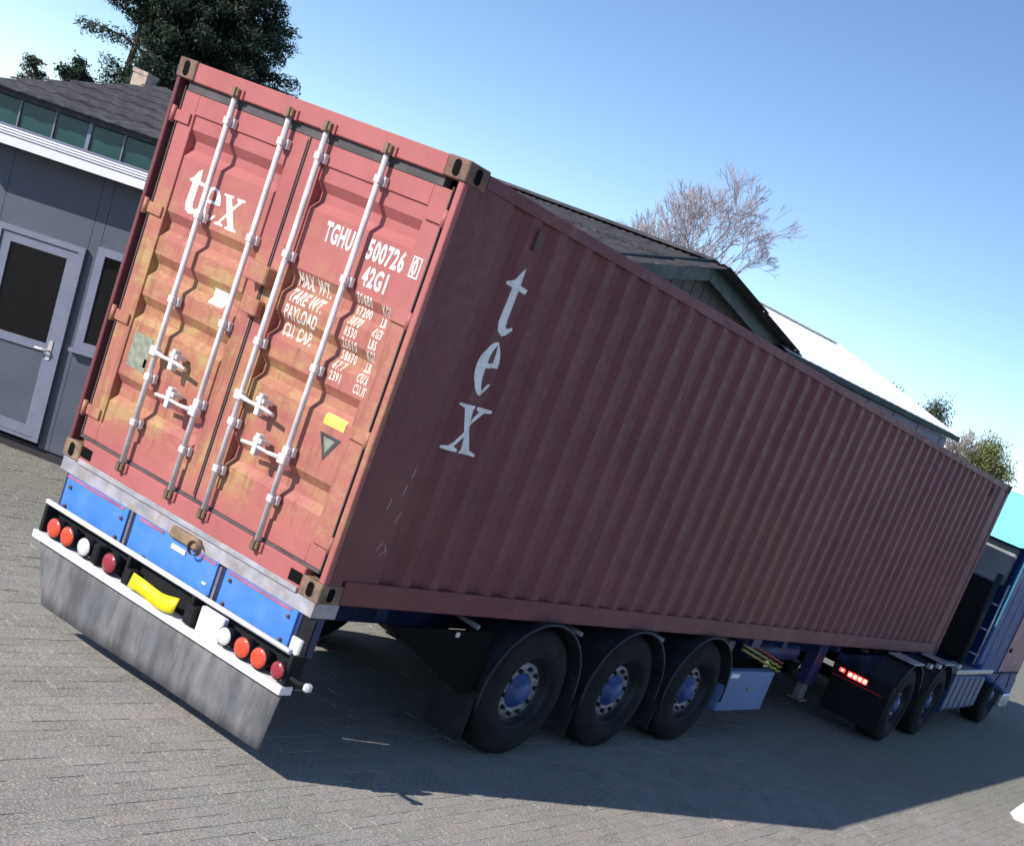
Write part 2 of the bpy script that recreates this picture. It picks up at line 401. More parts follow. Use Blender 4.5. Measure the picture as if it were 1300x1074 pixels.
# ------------------------------------------------------------------ ground
ground = MB().add([(-400, -300, -.03), (400, -300, -.03), (400, 700, -.03), (-400, 700, -.03)], [(0, 1, 2, 3)]).build('ground', M['grass'])
tag(ground, kind='structure')
PX0, PX1, PY0, PY1 = -6.3, 7.98, -3.78, 16.8
def frame_sheet(z, X0, X1, Y0, Y1, a, b, c, d):
    vs = [(X0, Y0, z), (X1, Y0, z), (X1, Y1, z), (X0, Y1, z), (a, c, z), (b, c, z), (b, d, z), (a, d, z)]
    return MB().add(vs, [(0, 1, 5, 4), (1, 2, 6, 5), (2, 3, 7, 6), (3, 0, 4, 7)])
yard = frame_sheet(-.004, -45, 40, -25, 75, PX0, PX1, PY0, PY1).build('yard_paving', M['yard'])
tag(yard, kind='structure')
bed = MB().box(PX0, PX1, PY0, PY1, -.028, -.006).build('paved_yard', M['sand'])
tag(bed, kind='structure')

import itertools
f_px = 1590.65
camR = np.array([[_r.x, _r.y, _r.z], [_d.x, _d.y, _d.z], [_f.x, _f.y, _f.z]]); camC = np.array([7.456, -5.443, 2.957])
rows = int(round((PX1 - PX0) / .105)); cols = int(round((PY1 - PY0) / .21))
ii, jj = np.meshgrid(np.arange(rows), np.arange(cols), indexing='ij')
cx = PX0 + (ii + .5) * .105; cy = PY0 + (jj + .5 + .5 * (ii % 2)) * .21
cx = cx.ravel(); cy = cy.ravel()
keep = cy < PY1 - .08; cx = cx[keep]; cy = cy[keep]
# gentle unevenness of the paving
cz = rng.normal(0, .0011, len(cx)) - .001
q = (np.stack([cx, cy, cz], 1) - camC) @ camR.T
uu = 927.7 + f_px * q[:, 0] / q[:, 2]; vv = 880.7 + f_px * q[:, 1] / q[:, 2]
hid = ((cx > .3) & (cx < 2.3) & (cy > .6))
score = np.where((uu > 4) & (uu < 1296) & (vv > 0) & (vv < 1070) & ~hid & (q[:, 2] > 0), 1 / np.maximum(q[:, 2], .1), 0)
# large front face of the rear bumper hides what is right behind it
order = np.argsort(-score); near = set(order[:298].tolist())
def paver_geo(x, y, z, r, hx=.0517, hy=.1040, ch=.0022):
    ang = r[0]; tx, ty = r[1], r[2]
    out = []
    for (h, e, dz) in ((0, 0, -.011), (0, 0, -.0009), (ch, ch, 0.0)):
        for sx, sy in ((-1, -1), (1, -1), (1, 1), (-1, 1)):
            lx = sx * (hx - h); ly = sy * (hy - e)
            wx = lx * cos(ang) - ly * sin(ang); wy = lx * sin(ang) + ly * cos(ang)
            out.append((x + wx, y + wy, z + dz + (tx * lx + ty * ly if dz > -.01 else 0)))
    return out
PF = [(8, 9, 10, 11)] + [(i, (i + 1) % 4, 4 + (i + 1) % 4, 4 + i) for i in range(4)] + [(4 + i, 4 + (i + 1) % 4, 8 + (i + 1) % 4, 8 + i) for i in range(4)]
V = []; F = []; A = []
for k in range(len(cx)):
    r = (random.gauss(0, .006), random.gauss(0, .010), random.gauss(0, .006)); val = random.random()
    g = paver_geo(cx[k], cy[k], cz[k], r)
    if k in near:
        me = bpy.data.meshes.new('paver'); me.from_pydata([(a - cx[k], b - cy[k], c - cz[k]) for a, b, c in g], [], PF)
        at = me.attributes.new('rnd', 'FLOAT', 'POINT'); at.data.foreach_set('value', [val] * 12)
        me.materials.append(M['paver'])
        o = bpy.data.objects.new('paver', me); COL.objects.link(o); o.parent = bed; o.location = (cx[k], cy[k], cz[k])
    else:
        b = len(V); V += g; F += [tuple(i + b for i in f) for f in PF]; A += [val] * 12
me = bpy.data.meshes.new('paver_field'); me.from_pydata(V, [], F)
at = me.attributes.new('rnd', 'FLOAT', 'POINT'); at.data.foreach_set('value', A)
pf = link('paver_field', me, M['paver'], bed); pf['kind'] = 'stuff'

# ------------------------------------------------------------------ barn behind the container (gable roofed)
barn = tag(empty('gabled_barn', (-7, 17.8, 0)), 'dark roofed barn with brown gable end and dark green verge boards behind the container', 'barn')
bx1, bx0 = 0.0, -9.0          # local x: gable end at 0
yl, zl, ya, za, yr, zr = -6.2, 4.12, 0.05, 5.82, 8.6, 4.38
MB().prism([(yl + .25, 0), (yr - .25, 0), (yr - .25, zr - .12), (ya, za - .18), (yl + .25, zl - .10)], 0, bx0, bx1 - .30).build('wall', M['gable'], barn)
# vertical cladding joints on the gable end
for k in range(int((yr - yl - .6) / .42)):
    y = yl + .45 + k * .42
    zt = (za - .25) - (abs(y - ya) * ((za - zl) / (ya - yl) if y < ya else (za - zr) / (yr - ya)))
    MB().box(-.30, -.285, y - .012, y + .012, 0, zt).build('cladding_batten', M['gable'], barn)
def slope_pts(y0, z0, y1, z1, t): return (y0 + (y1 - y0) * t, z0 + (z1 - z0) * t)
def corr_sheet(width, length, n, amp, th=.0):
    """corrugated sheet: x across, y up the slope, z normal"""
    xs = np.linspace(0, width, n * 4 + 1); vs = []; fs = []
    for yy in (0, length):
        for i, x in enumerate(xs): vs.append((x, yy, amp * math.sin(2 * pi * n * x / width)))
    m = len(xs)
    fs = [(i, i + 1, m + i + 1, m + i) for i in range(m - 1)]
    # turned down front lip gives the sheet its thickness
    b = len(vs)
    for i, x in enumerate(xs): vs.append((x, 0, amp * math.sin(2 * pi * n * x / width) - .014))
    fs += [(b + i, b + i + 1, i + 1, i) for i in range(m - 1)]
    return MB().add(vs, fs)
def lay_sheets(parent, mat, x0, x1, w, P0, P1, nrow, n=5, amp=.018, name='roof_sheet', xdir=Vector((1, 0, 0)), base=Vector((0, 0, 0))):
    """rows of overlapping sheets from eave point P0 to ridge point P1 (offset from base, per x along xdir)"""
    P0 = Vector(P0); P1 = Vector(P1); up = (P1 - P0); L = up.length; up.normalize(); nrm = xdir.cross(up).normalized()
    if nrm.z < 0: nrm = -nrm
    rl = L / nrow; me = corr_sheet(w * 1.015, rl * 1.06, n, amp).mesh(name)
    ncol = int(round((x1 - x0) / w))
    for r in range(nrow):
        for c in range(ncol):
            o = link(name, me, mat, parent)
            t = nrm * (.045 if True else 0)
            tilt = -.028 / rl
            u2 = (up + nrm * tilt).normalized(); n2 = xdir.cross(u2).normalized()
            if n2.z < 0: n2 = -n2
            p = base + xdir * (x0 + c * w + random.uniform(-.008, .008)) + P0 + up * (r * rl + random.uniform(-.012, .012)) + nrm * (.05 + .002 * (c % 2))
            o.matrix_local = Matrix(((xdir.x, u2.x, n2.x, p.x), (xdir.y, u2.y, n2.y, p.y), (xdir.z, u2.z, n2.z, p.z), (0, 0, 0, 1)))
lay_sheets(barn, M['roof_dark2'], bx0 - .2, bx1, 1.075, (0, yl, zl), (0, ya, za), 4)
lay_sheets(barn, M['roof_dark2'], bx0 - .2, bx1, 1.075, (0, yr, zr), (0, ya, za), 4)
MB().prism([(ya - .22, za + .03), (ya, za + .12), (ya + .22, za + .05), (ya, za + .07)], 0, bx0 - .2, bx1 + .02).build('ridge_cap', M['roof_dark2'], barn)
def verge_board(y0, z0, y1, z1, h=.34):
    return MB().prism([(y0, z0 - h), (y1, z1 - h), (y1, z1 + .10), (y0, z0 + .10)], 0, bx1 + .02, bx1 + .07)
verge_board(yl, zl, ya - .001, za).build('verge_board', M['verge'], barn)
verge_board(ya + .001, za, yr, zr).build('verge_board', M['verge'], barn)
MB().box(bx0, bx1 - .3, yl + .1, yl + .22, zl - .10, zl + .02).build('gutter', M['verge'], barn)
# soffit under the verge overhang
sf = MB(); sf.prism([(yl, zl - .06), (ya, za - .06), (ya, za - .02), (yl, zl - .02)], 0, bx1 - .299, bx1 + .018); sf.prism([(ya, za - .06), (yr, zr - .06), (yr, zr - .02), (ya, za - .02)], 0, bx1 - .299, bx1 + .018)
sf.build('soffit', M['verge'], barn)

# ------------------------------------------------------------------ pale roofed shed further right
shed = tag(empty('metal_shed', (-6.19, 22.76, 0)), 'long shed with bright white metal roof and blue grey walls right of the dark barn', 'shed')
d = Vector((-4.025 + 6.19, 27.898 - 22.764, 0)).normalized(); nn = Vector((-d.y, d.x, 0))   # along eave; nn away from camera
shed.rotation_euler[2] = math.atan2(d.y, d.x)
SL = 5.6; e0 = -1.2
ry = 5.9; rz = 6.35; ez = 5.0
MB().prism([(0.12, 0), (2 * ry - .12, 0), (2 * ry - .12, ez - .12), (ry, rz - .12), (0.12, ez - .12)], 0, e0 + .1, SL - .25).build('wall', M['shed_wall'], shed)
lay_sheets(shed, M['roof_white'], e0, SL, 1.1, (0, 0, ez), (0, ry, rz), 1, 4, .004)
lay_sheets(shed, M['roof_white'], e0, SL, 1.1, (0, 2 * ry, ez), (0, ry, rz), 2, 4, .004)
MB().box(e0, SL, -.10, .0, ez - .10, ez + .03).build('gutter', M['verge'], shed)
vb = MB(); vb.prism([(0, ez - .1), (ry, rz - .1), (ry, rz + .06), (0, ez + .06)], 0, SL + .0, SL + .05); vb.prism([(ry, rz - .1), (2 * ry, ez - .1), (2 * ry, ez + .06), (ry, rz + .06)], 0, SL + .0, SL + .05)
vb.build('verge_trim', M['roof_white'], shed)
for k in range(7):
    MB().box(e0 + .3 + k * 1.0, e0 + .34 + k * 1.0, .09, .118, 0.2, ez - .14).build('wall_rib', M['shed_wall'], shed)

# ------------------------------------------------------------------ left building
A0 = Vector((-4.356, 2.506, 0)); D0 = Vector((.809, .587, 0)).normalized(); N0 = Vector((D0.y, -D0.x, 0))
office = tag(empty('grey_office', tuple(A0)), 'low slate grey office building with glazed door, white gutter and strip of green roof windows', 'building')
# s along the front, o out towards the yard, z up; the front is sheared so that its lines run up gently towards the right
def FP(s, o, z): return D0 * (s - .036 * z) + N0 * o + Vector((0, 0, z + (.085 * s if z > .3 else .0)))
def fbox(mb, s0, s1, o0, o1, z0, z1):
    vs = [FP(s, o, z) for z in (z0, z1) for o in (o0, o1) for s in (s0, s1)]
    return mb.add(vs, [(0, 2, 3, 1), (4, 5, 7, 6), (0, 1, 5, 4), (2, 6, 7, 3), (0, 4, 6, 2), (1, 3, 7, 5)])
S0, S1 = -.86, 3.1
# cladding panels as separate sheets
ds0, ds1, dz0, dz1 = -.46, .34, .14, 2.06     # door
ws0, ws1, wz0, wz1 = .44, 1.35, 1.12, 2.12    # window
for (a, b, c, e) in ((S0, ds0, 0.10, 2.75), (ds0, ds1, dz1, 2.75), (ds1, ws0, .10, 2.75), (ws0, ws1, wz1, 2.75), (ws0, ws1, .10, wz0), (ws1, 2.2, .10, 2.75), (2.206, S1, .10, 2.75)):
    fbox(MB(), a + .002, b - .002, -.10, 0, c, e).build('wall_panel', M['wall_grey'], office)
fbox(MB(), S0 + .01, S1, -.12, -.02, -.1, .10).build('plinth', M['timber'], office)
fbox(MB(), S0, S0 + .1, -6, -.101, 0, 2.75).build('side_wall', M['wall_grey'], office)
fbox(MB(), S1 - .1, S1, -6, -.101, 0, 2.75).build('side_wall', M['wall_grey'], office)
fbox(MB(), S0, S1, -6.1, -6.0, 0, 3.6).build('back_wall', M['wall_grey'], office)
# door
def ring(parent, s0, s1, z0, z1, w, o0, o1, name, mat, bottom=None):
    mb = MB(); fbox(mb, s0, s0 + w, o0, o1, z0, z1); fbox(mb, s1 - w, s1, o0, o1, z0, z1); fbox(mb, s0 + w, s1 - w, o0, o1, z1 - w, z1)
    fbox(mb, s0 + w, s1 - w, o0, o1, z0, z0 + (bottom or w)); return mb.build(name, mat, parent)
dr = ring(office, ds0, ds1, dz0, dz1, .055, -.03, .045, 'door_frame', M['frame_grey'], .03)
leaf = ring(office, ds0 + .06, ds1 - .06, dz0 + .035, dz1 - .06, .085, -.02, .03, 'door', M['frame_grey'], .1)
fbox(MB(), ds0 + .145, ds1 - .145, -.02, .029, 1.00, 1.08).build('rail', M['frame_grey'], leaf)
fbox(MB(), ds0 + .145, ds1 - .145, -.015, .012, dz0 + .135, 1.0).build('panel', M['wall_grey'], leaf)
fbox(MB(), ds0 + .145, ds1 - .145, -.012, .004, 1.08, dz1 - .145).build('pane', M['clear'], leaf)
hb = MB(); hb.tube([FP(ds1 - .1, .03, 1.02), FP(ds1 - .1, .075, 1.02), FP(ds1 - .22, .075, 1.02)], .011, 8); fbox(hb, ds1 - .118, ds1 - .082, .03, .038, .93, 1.12)
hb.build('handle', M['galv'], leaf)
win = ring(office, ws0, ws1, wz0, wz1, .075, -.03, .035, 'window', M['frame_grey'])
fbox(MB(), ws0 + .07, ws1 - .07, -.012, .004, wz0 + .07, wz1 - .07).build('pane', M['clear'], win)
fbox(MB(), (ws0 + ws1) / 2 - .03, (ws0 + ws1) / 2 + .03, .005, .03, wz0 + .075, wz1 - .075).build('mullion', M['frame_grey'], win)
fbox(MB(), ws0 - .03, ws1 + .03, .0, .07, wz0 - .04, wz0 - .002).build('sill', M['frame_grey'], win)
for a, b in ((-.30, -.20), (-.13, -.02), (.04, .16), (.62, .74)):
    fbox(MB(), a, b, -.42, -.40, 1.42, 1.80).build('red_reflection', M['red_reflection'], office)  # red strips added behind the panes to imitate reddish reflections
fbox(MB(), S0 + .12, S1 - .12, -.75, -.66, .02, 2.66).build('partition', M['cabinet'], office)
# interior dark floor and a shelf with brown boxes seen through the door glass is too dark to read: back the glass with a room
fbox(MB(), S0 + .1, S1 - .1, -5.9, -.13, 2.68, 2.72).build('ceiling', M['timber'], office)
# canopy: white gutter fascia, flat ribbed roof behind it, green clerestory and the dark roof
fbox(MB(), S0 - .05, S1, .25, .315, 2.745, 2.83).build('gutter', M['fascia'], office)
fbox(MB(), S0 - .05, S1, -.11, .249, 2.76, 2.79).build('soffit', M['timber'], office)
for k in range(4):
    fbox(MB(), S0 - .05, S1, .255 - k * .08, .325 - k * .08, 2.836 + k * .026, 2.850 + k * .026).build('roof_slat', M['fascia'] if k < 3 else M['frame_grey'], office)
fbox(MB(), S0 - .05, S1, -.10, .24, 2.80, 2.828).build('canopy_deck', M['timber'], office)
for k in range(13):
    s = S0 + .02 + k * .31
    fbox(MB(), s + .012, s + .298, -.09, -.075, 2.93, 3.17).build('roof_pane', M['glass_green'], office)
for k in range(14):
    s = S0 + .02 + k * .31; w = .016 if k % 3 == 0 else .006
    fbox(MB(), s - w, s + w, -.10, -.055, 2.92, 3.18).build('glazing_bar', M['frame_grey'], office)
fbox(MB(), S0, S1, -.12, -.05, 2.86, 2.925).build('lower_trim', M['frame_grey'], office)
fbox(MB(), S0 - .03, S1, -.05, .02, 3.18, 3.235).build('eave_board', M['verge'], office)
fbox(MB(), S0 - .03, S1, .0, .06, 3.235, 3.25).build('eave_drip', M['frame_grey'], office)
# main roof: 4 rows of sheets rising away from the yard
sk = MB(); 
vs = [FP(S0, .03, 3.22), FP(S1, .03, 3.22), FP(S1, -4.6, 4.08), FP(S0, -4.6, 4.08), FP(S0, .03, 3.19), FP(S1, .03, 3.19), FP(S1, -4.6, 4.05), FP(S0, -4.6, 4.05)]
sk.add(vs, [(0, 1, 2, 3), (7, 6, 5, 4), (0, 4, 5, 1), (3, 2, 6, 7), (1, 5, 6, 2), (0, 3, 7, 4)]).build('roof_deck', M['timber'], office)
vs = [FP(S0, -4.6, 4.08), FP(S1, -4.6, 4.08), FP(S1, -8.6, 3.2), FP(S0, -8.6, 3.2)]
MB().add(vs + [v - Vector((0, 0, .04)) for v in vs], [(0, 1, 2, 3), (7, 6, 5, 4), (0, 4, 5, 1), (1, 5, 6, 2), (2, 6, 7, 3), (3, 7, 4, 0)]).build('roof_back', M['roof_dark'], office)
MB().add([FP(S0, -.12, 2.7), FP(S0, -8.5, 2.7), FP(S0, -8.5, 3.2), FP(S0, -4.6, 4.04), FP(S0, -.12, 3.19)] + [FP(S0 + .08, -.12, 2.7), FP(S0 + .08, -8.5, 2.7), FP(S0 + .08, -8.5, 3.2), FP(S0 + .08, -4.6, 4.04), FP(S0 + .08, -.12, 3.19)],
         [(0, 1, 2, 3, 4), (9, 8, 7, 6, 5), (0, 5, 6, 1), (1, 6, 7, 2), (2, 7, 8, 3), (3, 8, 9, 4), (4, 9, 5, 0)]).build('side_gable', M['wall_grey'], office)
nr = 7
for r in range(nr):
    for c in range(4):
        a = S0 - .04 + c * 1.0; n = 5; mbx = MB(); t0 = r / nr; t1 = (r + 1.06) / nr
        m = n * 4 + 1; vs = []
        for (t, dz) in ((t0, .035), (t1, .012), (t0, .018)):
            for i in range(m):
                s = a + i / (m - 1) * 1.01; o = .07 - 4.67 * t + random.uniform(0, .001); z = 3.22 + .86 * t + dz + .010 * sin(2 * pi * n * i / (m - 1)) + .0015 * (c % 2)
                vs.append(FP(s, o, z))
        fs = [(i, i + 1, m + i + 1, m + i) for i in range(m - 1)] + [(2 * m + i, 2 * m + i + 1, i + 1, i) for i in range(m - 1)]
        mbx.add(vs, fs).build('roof_sheet', M['roof_dark'], office)

# chimney behind the office roof
ch = tag(empty('brick_chimney', (-8.15, 5.55, 0)), 'narrow tan brick chimney rising behind the dark office roof at left', 'chimney')
ch.rotation_euler[2] = .3
MB().box(-.10, .10, -.10, .10, 0, 4.06).build('stack', M['chim'], ch)
MB().box(-.11, .11, -.11, .11, 4.06, 4.11).build('cap', M['chim'], ch)

# ------------------------------------------------------------------ container
CW, CL, CH = 2.438, 12.192, 2.591
box = tag(empty('shipping_container', (0, 0, 1.10)), 'long weathered red shipping container lettered tex on the trailer', 'shipping container')
def castings():
    def cast(x, y, z):
        """hollow corner block with oval holes: a bevelled shell with recessed dark slots"""
        mb = MB(); w, l, h = .162, .178, .118
        bm = bmesh.new()
        x0 = x - (0 if x < 1 else w); y0 = y - (0 if y < 1 else l); z0 = z - (0 if z < 1 else h)
        mb.box(x0, x0 + w, y0, y0 + l, z0, z0 + h, .006); bm.free(); return mb, (x0, y0, z0, w, l, h)
    for x in (-.004, CW + .004):
        for y in (-.006, CL + .004):
            for z in (0, CH + .004):
                mb, (x0, y0, z0, w, l, h) = cast(x, y, z)
                o = mb.build('corner_casting', (M['casting'] if z < 1 else M['castdark']) if y < 1 else M['castmaroon'], box)
                cxx = x0 + w / 2; czz = z0 + h / 2
                ye = y0 - .0025 if y < 1 else y0 + l + .0025
                MB().add([(cxx + .026 * cos(q), ye, czz + (.020 if sin(q) > 0 else -.020) + .026 * sin(q)) for q in np.linspace(0, 2 * pi, 20, endpoint=False)], [tuple(range(20))]).build('slot', M['hole'], o)
                xe = x0 - .0025 if x < 1 else x0 + w + .0025
                MB().add([(xe, y0 + l / 2 + .026 * cos(q), czz + (.018 if sin(q) > 0 else -.018) + .026 * sin(q)) for q in np.linspace(0, 2 * pi, 20, endpoint=False)], [tuple(range(20))]).build('slot', M['hole'], o)
castings()
# rails and posts
MB().box(.16, CW - .16, .0, .10, .0, .155, .006).build('door_sill', M['door'], box)
MB().box(.16, CW - .16, .0, .10, 2.475, CH, .006).build('door_header', M['door'], box)
for x0, x1, xb0, xb1 in ((.0, .030, .0305, .0745), (CW - .045, CW, CW - .0745, CW - .0455)):
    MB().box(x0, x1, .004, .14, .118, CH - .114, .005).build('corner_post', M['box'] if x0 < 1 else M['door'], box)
    MB().box(xb0, xb1, .075, .139, .118, CH - .114).build('post_recess', M['recess_shade'], box)
for x0 in (.0, CW - .12):
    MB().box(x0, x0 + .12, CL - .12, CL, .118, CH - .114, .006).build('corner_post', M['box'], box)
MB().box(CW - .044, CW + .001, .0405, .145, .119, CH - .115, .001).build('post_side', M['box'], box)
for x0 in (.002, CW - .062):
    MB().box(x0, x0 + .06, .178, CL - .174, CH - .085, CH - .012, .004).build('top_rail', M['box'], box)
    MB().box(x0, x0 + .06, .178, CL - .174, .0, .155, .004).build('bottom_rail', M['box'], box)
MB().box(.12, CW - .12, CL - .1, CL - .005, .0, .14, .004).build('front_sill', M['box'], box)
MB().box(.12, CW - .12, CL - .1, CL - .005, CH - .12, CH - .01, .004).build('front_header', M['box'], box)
MB().box(.06, CW - .06, .1, CL - .1, .02, .12).build('floor', M['timber'], box)
# corrugated sides
PER = .278; Y0s = .145
def side_breaks():
    ys = []; y = Y0s + .30
    while y < CL - .45:
        ys.append(y); y += PER
    return ys
SB = side_breaks()
def side_off(y):
    """inset of the outer face at y: 0 at the outer flats, .036 at the inner flats"""
    for y0 in SB:
        t = y - y0
        if 0 <= t < PER:
            if t < .068: return .036 * t / .068
            if t < .138: return .036
            if t < .206: return .036 * (1 - (t - .138) / .068)
            return 0.0
    return 0.0
prof = [(.14, 0)]
for y0 in SB:
    prof += [(y0, 0), (y0 + .068, .036), (y0 + .138, .036), (y0 + .206, 0)]
prof.append((CL - .12, 0))
for side in (0, 1):
    out = []
    for (y, dd) in prof: out.append(((CW - .012 - dd) if side else (.012 + dd), y))
    inn = [((x - .004) if side else (x + .004), y) for x, y in out][::-1]
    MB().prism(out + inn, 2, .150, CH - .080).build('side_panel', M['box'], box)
fr = []
x = .12
while x < CW - .12 - .25: fr += [(x, CL - .02), (x + .04, CL - .02), (x + .09, CL - .06), (x + .16, CL - .06), (x + .21, CL - .02)]; x += .25
fr.append((CW - .12, CL - .02))
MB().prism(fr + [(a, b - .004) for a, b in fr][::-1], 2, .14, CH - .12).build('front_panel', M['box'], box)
rp = [(.178, CH - .02)]
y = .3
while y < CL - .3: rp += [(y, CH - .02), (y + .05, CH - .038), (y + .11, CH - .038), (y + .16, CH - .02)]; y += .21
rp.append((CL - .17, CH - .02))
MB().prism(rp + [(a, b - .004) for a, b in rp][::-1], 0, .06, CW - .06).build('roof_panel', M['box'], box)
# vent on the side
for yv in (.72, CL - .8):
    vb = MB()
    vb.box(CW - .013, CW + .006, yv, yv + .055, 2.33, 2.46, .004); vb.build('vent', M['castmaroon'], box)

# doors with five recessed bands
REC = [(2.215, 2.05), (1.705, 1.54), (1.435, 1.28), (1.165, 1.00), (.645, .455)]
DY = .030; DD = .040
def door_off(z):
    for a, b in REC:
        if b < z < a:
            if z > a - .055: return DD * (a - z) / .055
            if z < b + .055: return DD * (z - b) / .055
            return DD
    return 0.0
ZB = sorted([z for a, b in REC for z in (a, a - .055, b + .055, b)])
seam = 1.219
def door(x0, x1):
    root = empty('door'); root.parent = box
    xi0, xi1 = x0 + .135, x1 - .135
    # panel
    zz = [.30] + ZB + [2.30]
    vs = []; fs = []
    for z in zz:
        for xx in (xi0, xi1): vs.append((xx, DY + .012 + door_off(z), z))
    fs = [(2 * i, 2 * i + 1, 2 * i + 3, 2 * i + 2) for i in range(len(zz) - 1)]
    p = MB().add(vs, fs)
    for xx in (xi0 + .0012, xi1 - .0012):    # side cheeks of every recess
        for a, b in REC:
            b0 = len(p.v)
            p.add([(xx, DY + .012, a), (xx, DY + .012 + DD, a - .055), (xx, DY + .012 + DD, b + .055), (xx, DY + .012, b)], [(0, 1, 2, 3)])
    p.build('door_panel', M['door'], root)
    fr = MB()
    for (a, b, c, e) in ((x0, xi0, .175, 2.42), (xi1, x1, .175, 2.42), (xi0, xi1, .175, .30), (xi0, xi1, 2.30, 2.42)):
        fr.box(a, b, DY, DY + .06, c, e, .003)
    fr.build('door_frame', M['door'], root)
    return root
dL = door(.085, seam - .006); dR = door(seam + .006, CW - .085)
g = MB()
for (a, b, c, e) in ((.075, .0835, .16, 2.44), (CW - .0835, CW - .075, .16, 2.44), (seam - .005, seam + .005, .175, 2.42), (.076, CW - .076, .156, .174), ):
    g.box(a, b, DY - .006, DY + .05, c, e)
g.build('door_seal', M['seal'], box)
MB().box(.10, CW - .16, DY - .004, DY + .05, 2.421, 2.474).build('rain_gutter', M['seal'], box)
# anti-rack lip beside the seam
MB().box(seam - .03, seam - .008, DY - .012, DY - .0005, .2, 2.40).build('seam_plate', M['door'], dL)
# hinges
for z in (.34, .98, 1.68, 2.26):
    for x0, x1, xp in ((.02, .20, .055), (CW - .20, CW - .02, CW - .055)):
        h = MB(); h.box(x0, x1, DY - .014, DY - .001, z - .035, z + .035, .004); h.tube([(xp, DY - .018, z - .05), (xp, DY - .018, z + .05)], .016, 8)
        h.build('hinge', M['door'], box)
# lock rods
def rod(x, z_handle, hd):
    r = MB().tube([(0, 0, .135), (0, 0, 2.50)], .0168, 10).build('lock_rod', M['galv'], box, (x, -.012, 0))
    # cams and keepers top and bottom
    for z, s in ((2.50, 1), (.125, -1)):
        c = MB(); c.box(-.032, .032, -.02, .03, z - .022, z + .026, .005); c.box(-.015, .015, -.03, .0, z - .03 * s, z + .03 * s, .003)
        c.build('cam', M['casting'], r)
        for a in (-.055, .035): MB().box(a, a + .02, .0, .044, z - .03, z + .03, .003).build('keeper', M['door'], r)
    for z in (.42, .72, 1.22, 1.75, 2.33):
        b = MB(); b.box(-.036, .036, .012, .041, z - .028, z + .028, .003); b.box(-.023, .023, -.020, .012, z - .022, z + .022, .004)
        b.build('bracket', M['galv'], r)
    hm = MB(); s = hd
    hm.box(-.03, .03, -.032, .018, z_handle - .03, z_handle + .03, .006)
    hm.tube([(s * .02, -.02, z_handle), (s * .12, -.03, z_handle - .005), (s * .22, -.035, z_handle + .0), (s * .33, -.035, z_handle - .012)], [.015, .012, .013, .012], 8)
    hm.build('handle', M['galv'], r)
    hk = MB(); hk.box(s * .17, s * .24, -.045, .03, z_handle + .02, z_handle + .05, .003); hk.box(s * .19, s * .225, -.05, -.005, z_handle - .055, z_handle + .075, .003)
    hk.build('latch', M['galv'], r)
rod(.57, .885, 1); rod(1.05, .665, -1); rod(1.37, .885, 1); rod(1.86, .665, -1)
# lock box over the seam
lb = MB(); lb.box(1.135, 1.31, -.055, DY - .001, 1.53, 1.64, .008); lb.build('lock_box', M['door'], box)
MB().box(1.16, 1.28, -.02, DY - .001, 1.34, 1.44, .006).build('lock_hasp', M['door'], box)

# lettering draped on the doors
def on_door(bm, x, z, name='lettering', mat='letter', eps=.0016, label=None, parent=None):
    for v in bm.verts: v.co.x += x; v.co.z += z
    cut(bm, 2, ZB); cut(bm, 0, [CW - .22, 1.078])
    for v in bm.verts: v.co.y = DY + .012 + door_off(v.co.z) - eps
    for v in bm.verts:
        if v.co.x > CW - .22 - 1e-4 or (1.078 - 1e-4 < v.co.x < seam): v.co.y = min(v.co.y, DY - eps)
    return bm_obj(bm, name, M[mat], parent or (dL if x < seam else dR), label)
G_T = [[(.30, .93), (.42, 1.0), (.44, .74), (.66, .72), (.64, .65), (.43, .66), (.41, .24), (.44, .13), (.52, .10), (.62, .15), (.65, .11), (.52, .0), (.36, -.03), (.22, .03), (.17, .16), (.20, .66), (.08, .67), (.07, .71), (.20, .78)]]
def ell(cx_, cy_, rx, ry, a0, a1, n): return [(cx_ + rx * cos(radians(a0 + (a1 - a0) * i / n)), cy_ + ry * sin(radians(a0 + (a1 - a0) * i / n))) for i in range(n + 1)]
G_E = [ell(.36, .36, .33, .38, 20, 330, 26) + [(.58, .16), (.50, .08), (.40, .05), (.30, .10), (.25, .22), (.24, .36), (.68, .40)], [(.24, .43), (.50, .45), (.48, .58), (.42, .67), (.36, .69), (.29, .64), (.25, .54)]]
G_X = [[(.02, .70), (.36, .72), (.36, .68), (.29, .66), (.40, .47), (.55, .63), (.47, .67), (.48, .71), (.76, .72), (.76, .68), (.67, .65), (.44, .41), (.64, .06), (.74, .03), (.74, -.01), (.34, -.02), (.34, .02), (.43, .05), (.31, .25), (.15, .07), (.26, .04), (.26, .0), (-.04, -.01), (-.04, .03), (.06, .06), (.27, .31), (.10, .65), (.01, .67)]]
def glyph(polys, sx, sz): return outline_mesh([[(x * sx, y * sz) for x, y in p] for p in polys])
gx = .315
for G, w in ((G_T, .0), (G_E, .165), (G_X, .345)):
    on_door(glyph(G, .255, .27), gx + w, 1.745, 'logo_letter')
def txt(s, x, z, h, sx, bold=.006, mat='letter', sp=1.0):
    on_door(text_mesh(s, h / .70, sx, bold, sp), x, z, 'lettering', mat)
txt('TGHU', 1.545, 1.910, .108, .50, .005, sp=1.12); txt('500726', 1.895, 1.910, .108, .56, .005, sp=1.15); txt('0', 2.262, 1.920, .090, .52, .004)
fm = MB(); X0, X1, Z0, Z1 = 2.248, 2.318, 1.905, 2.022
frm = bmesh.new()
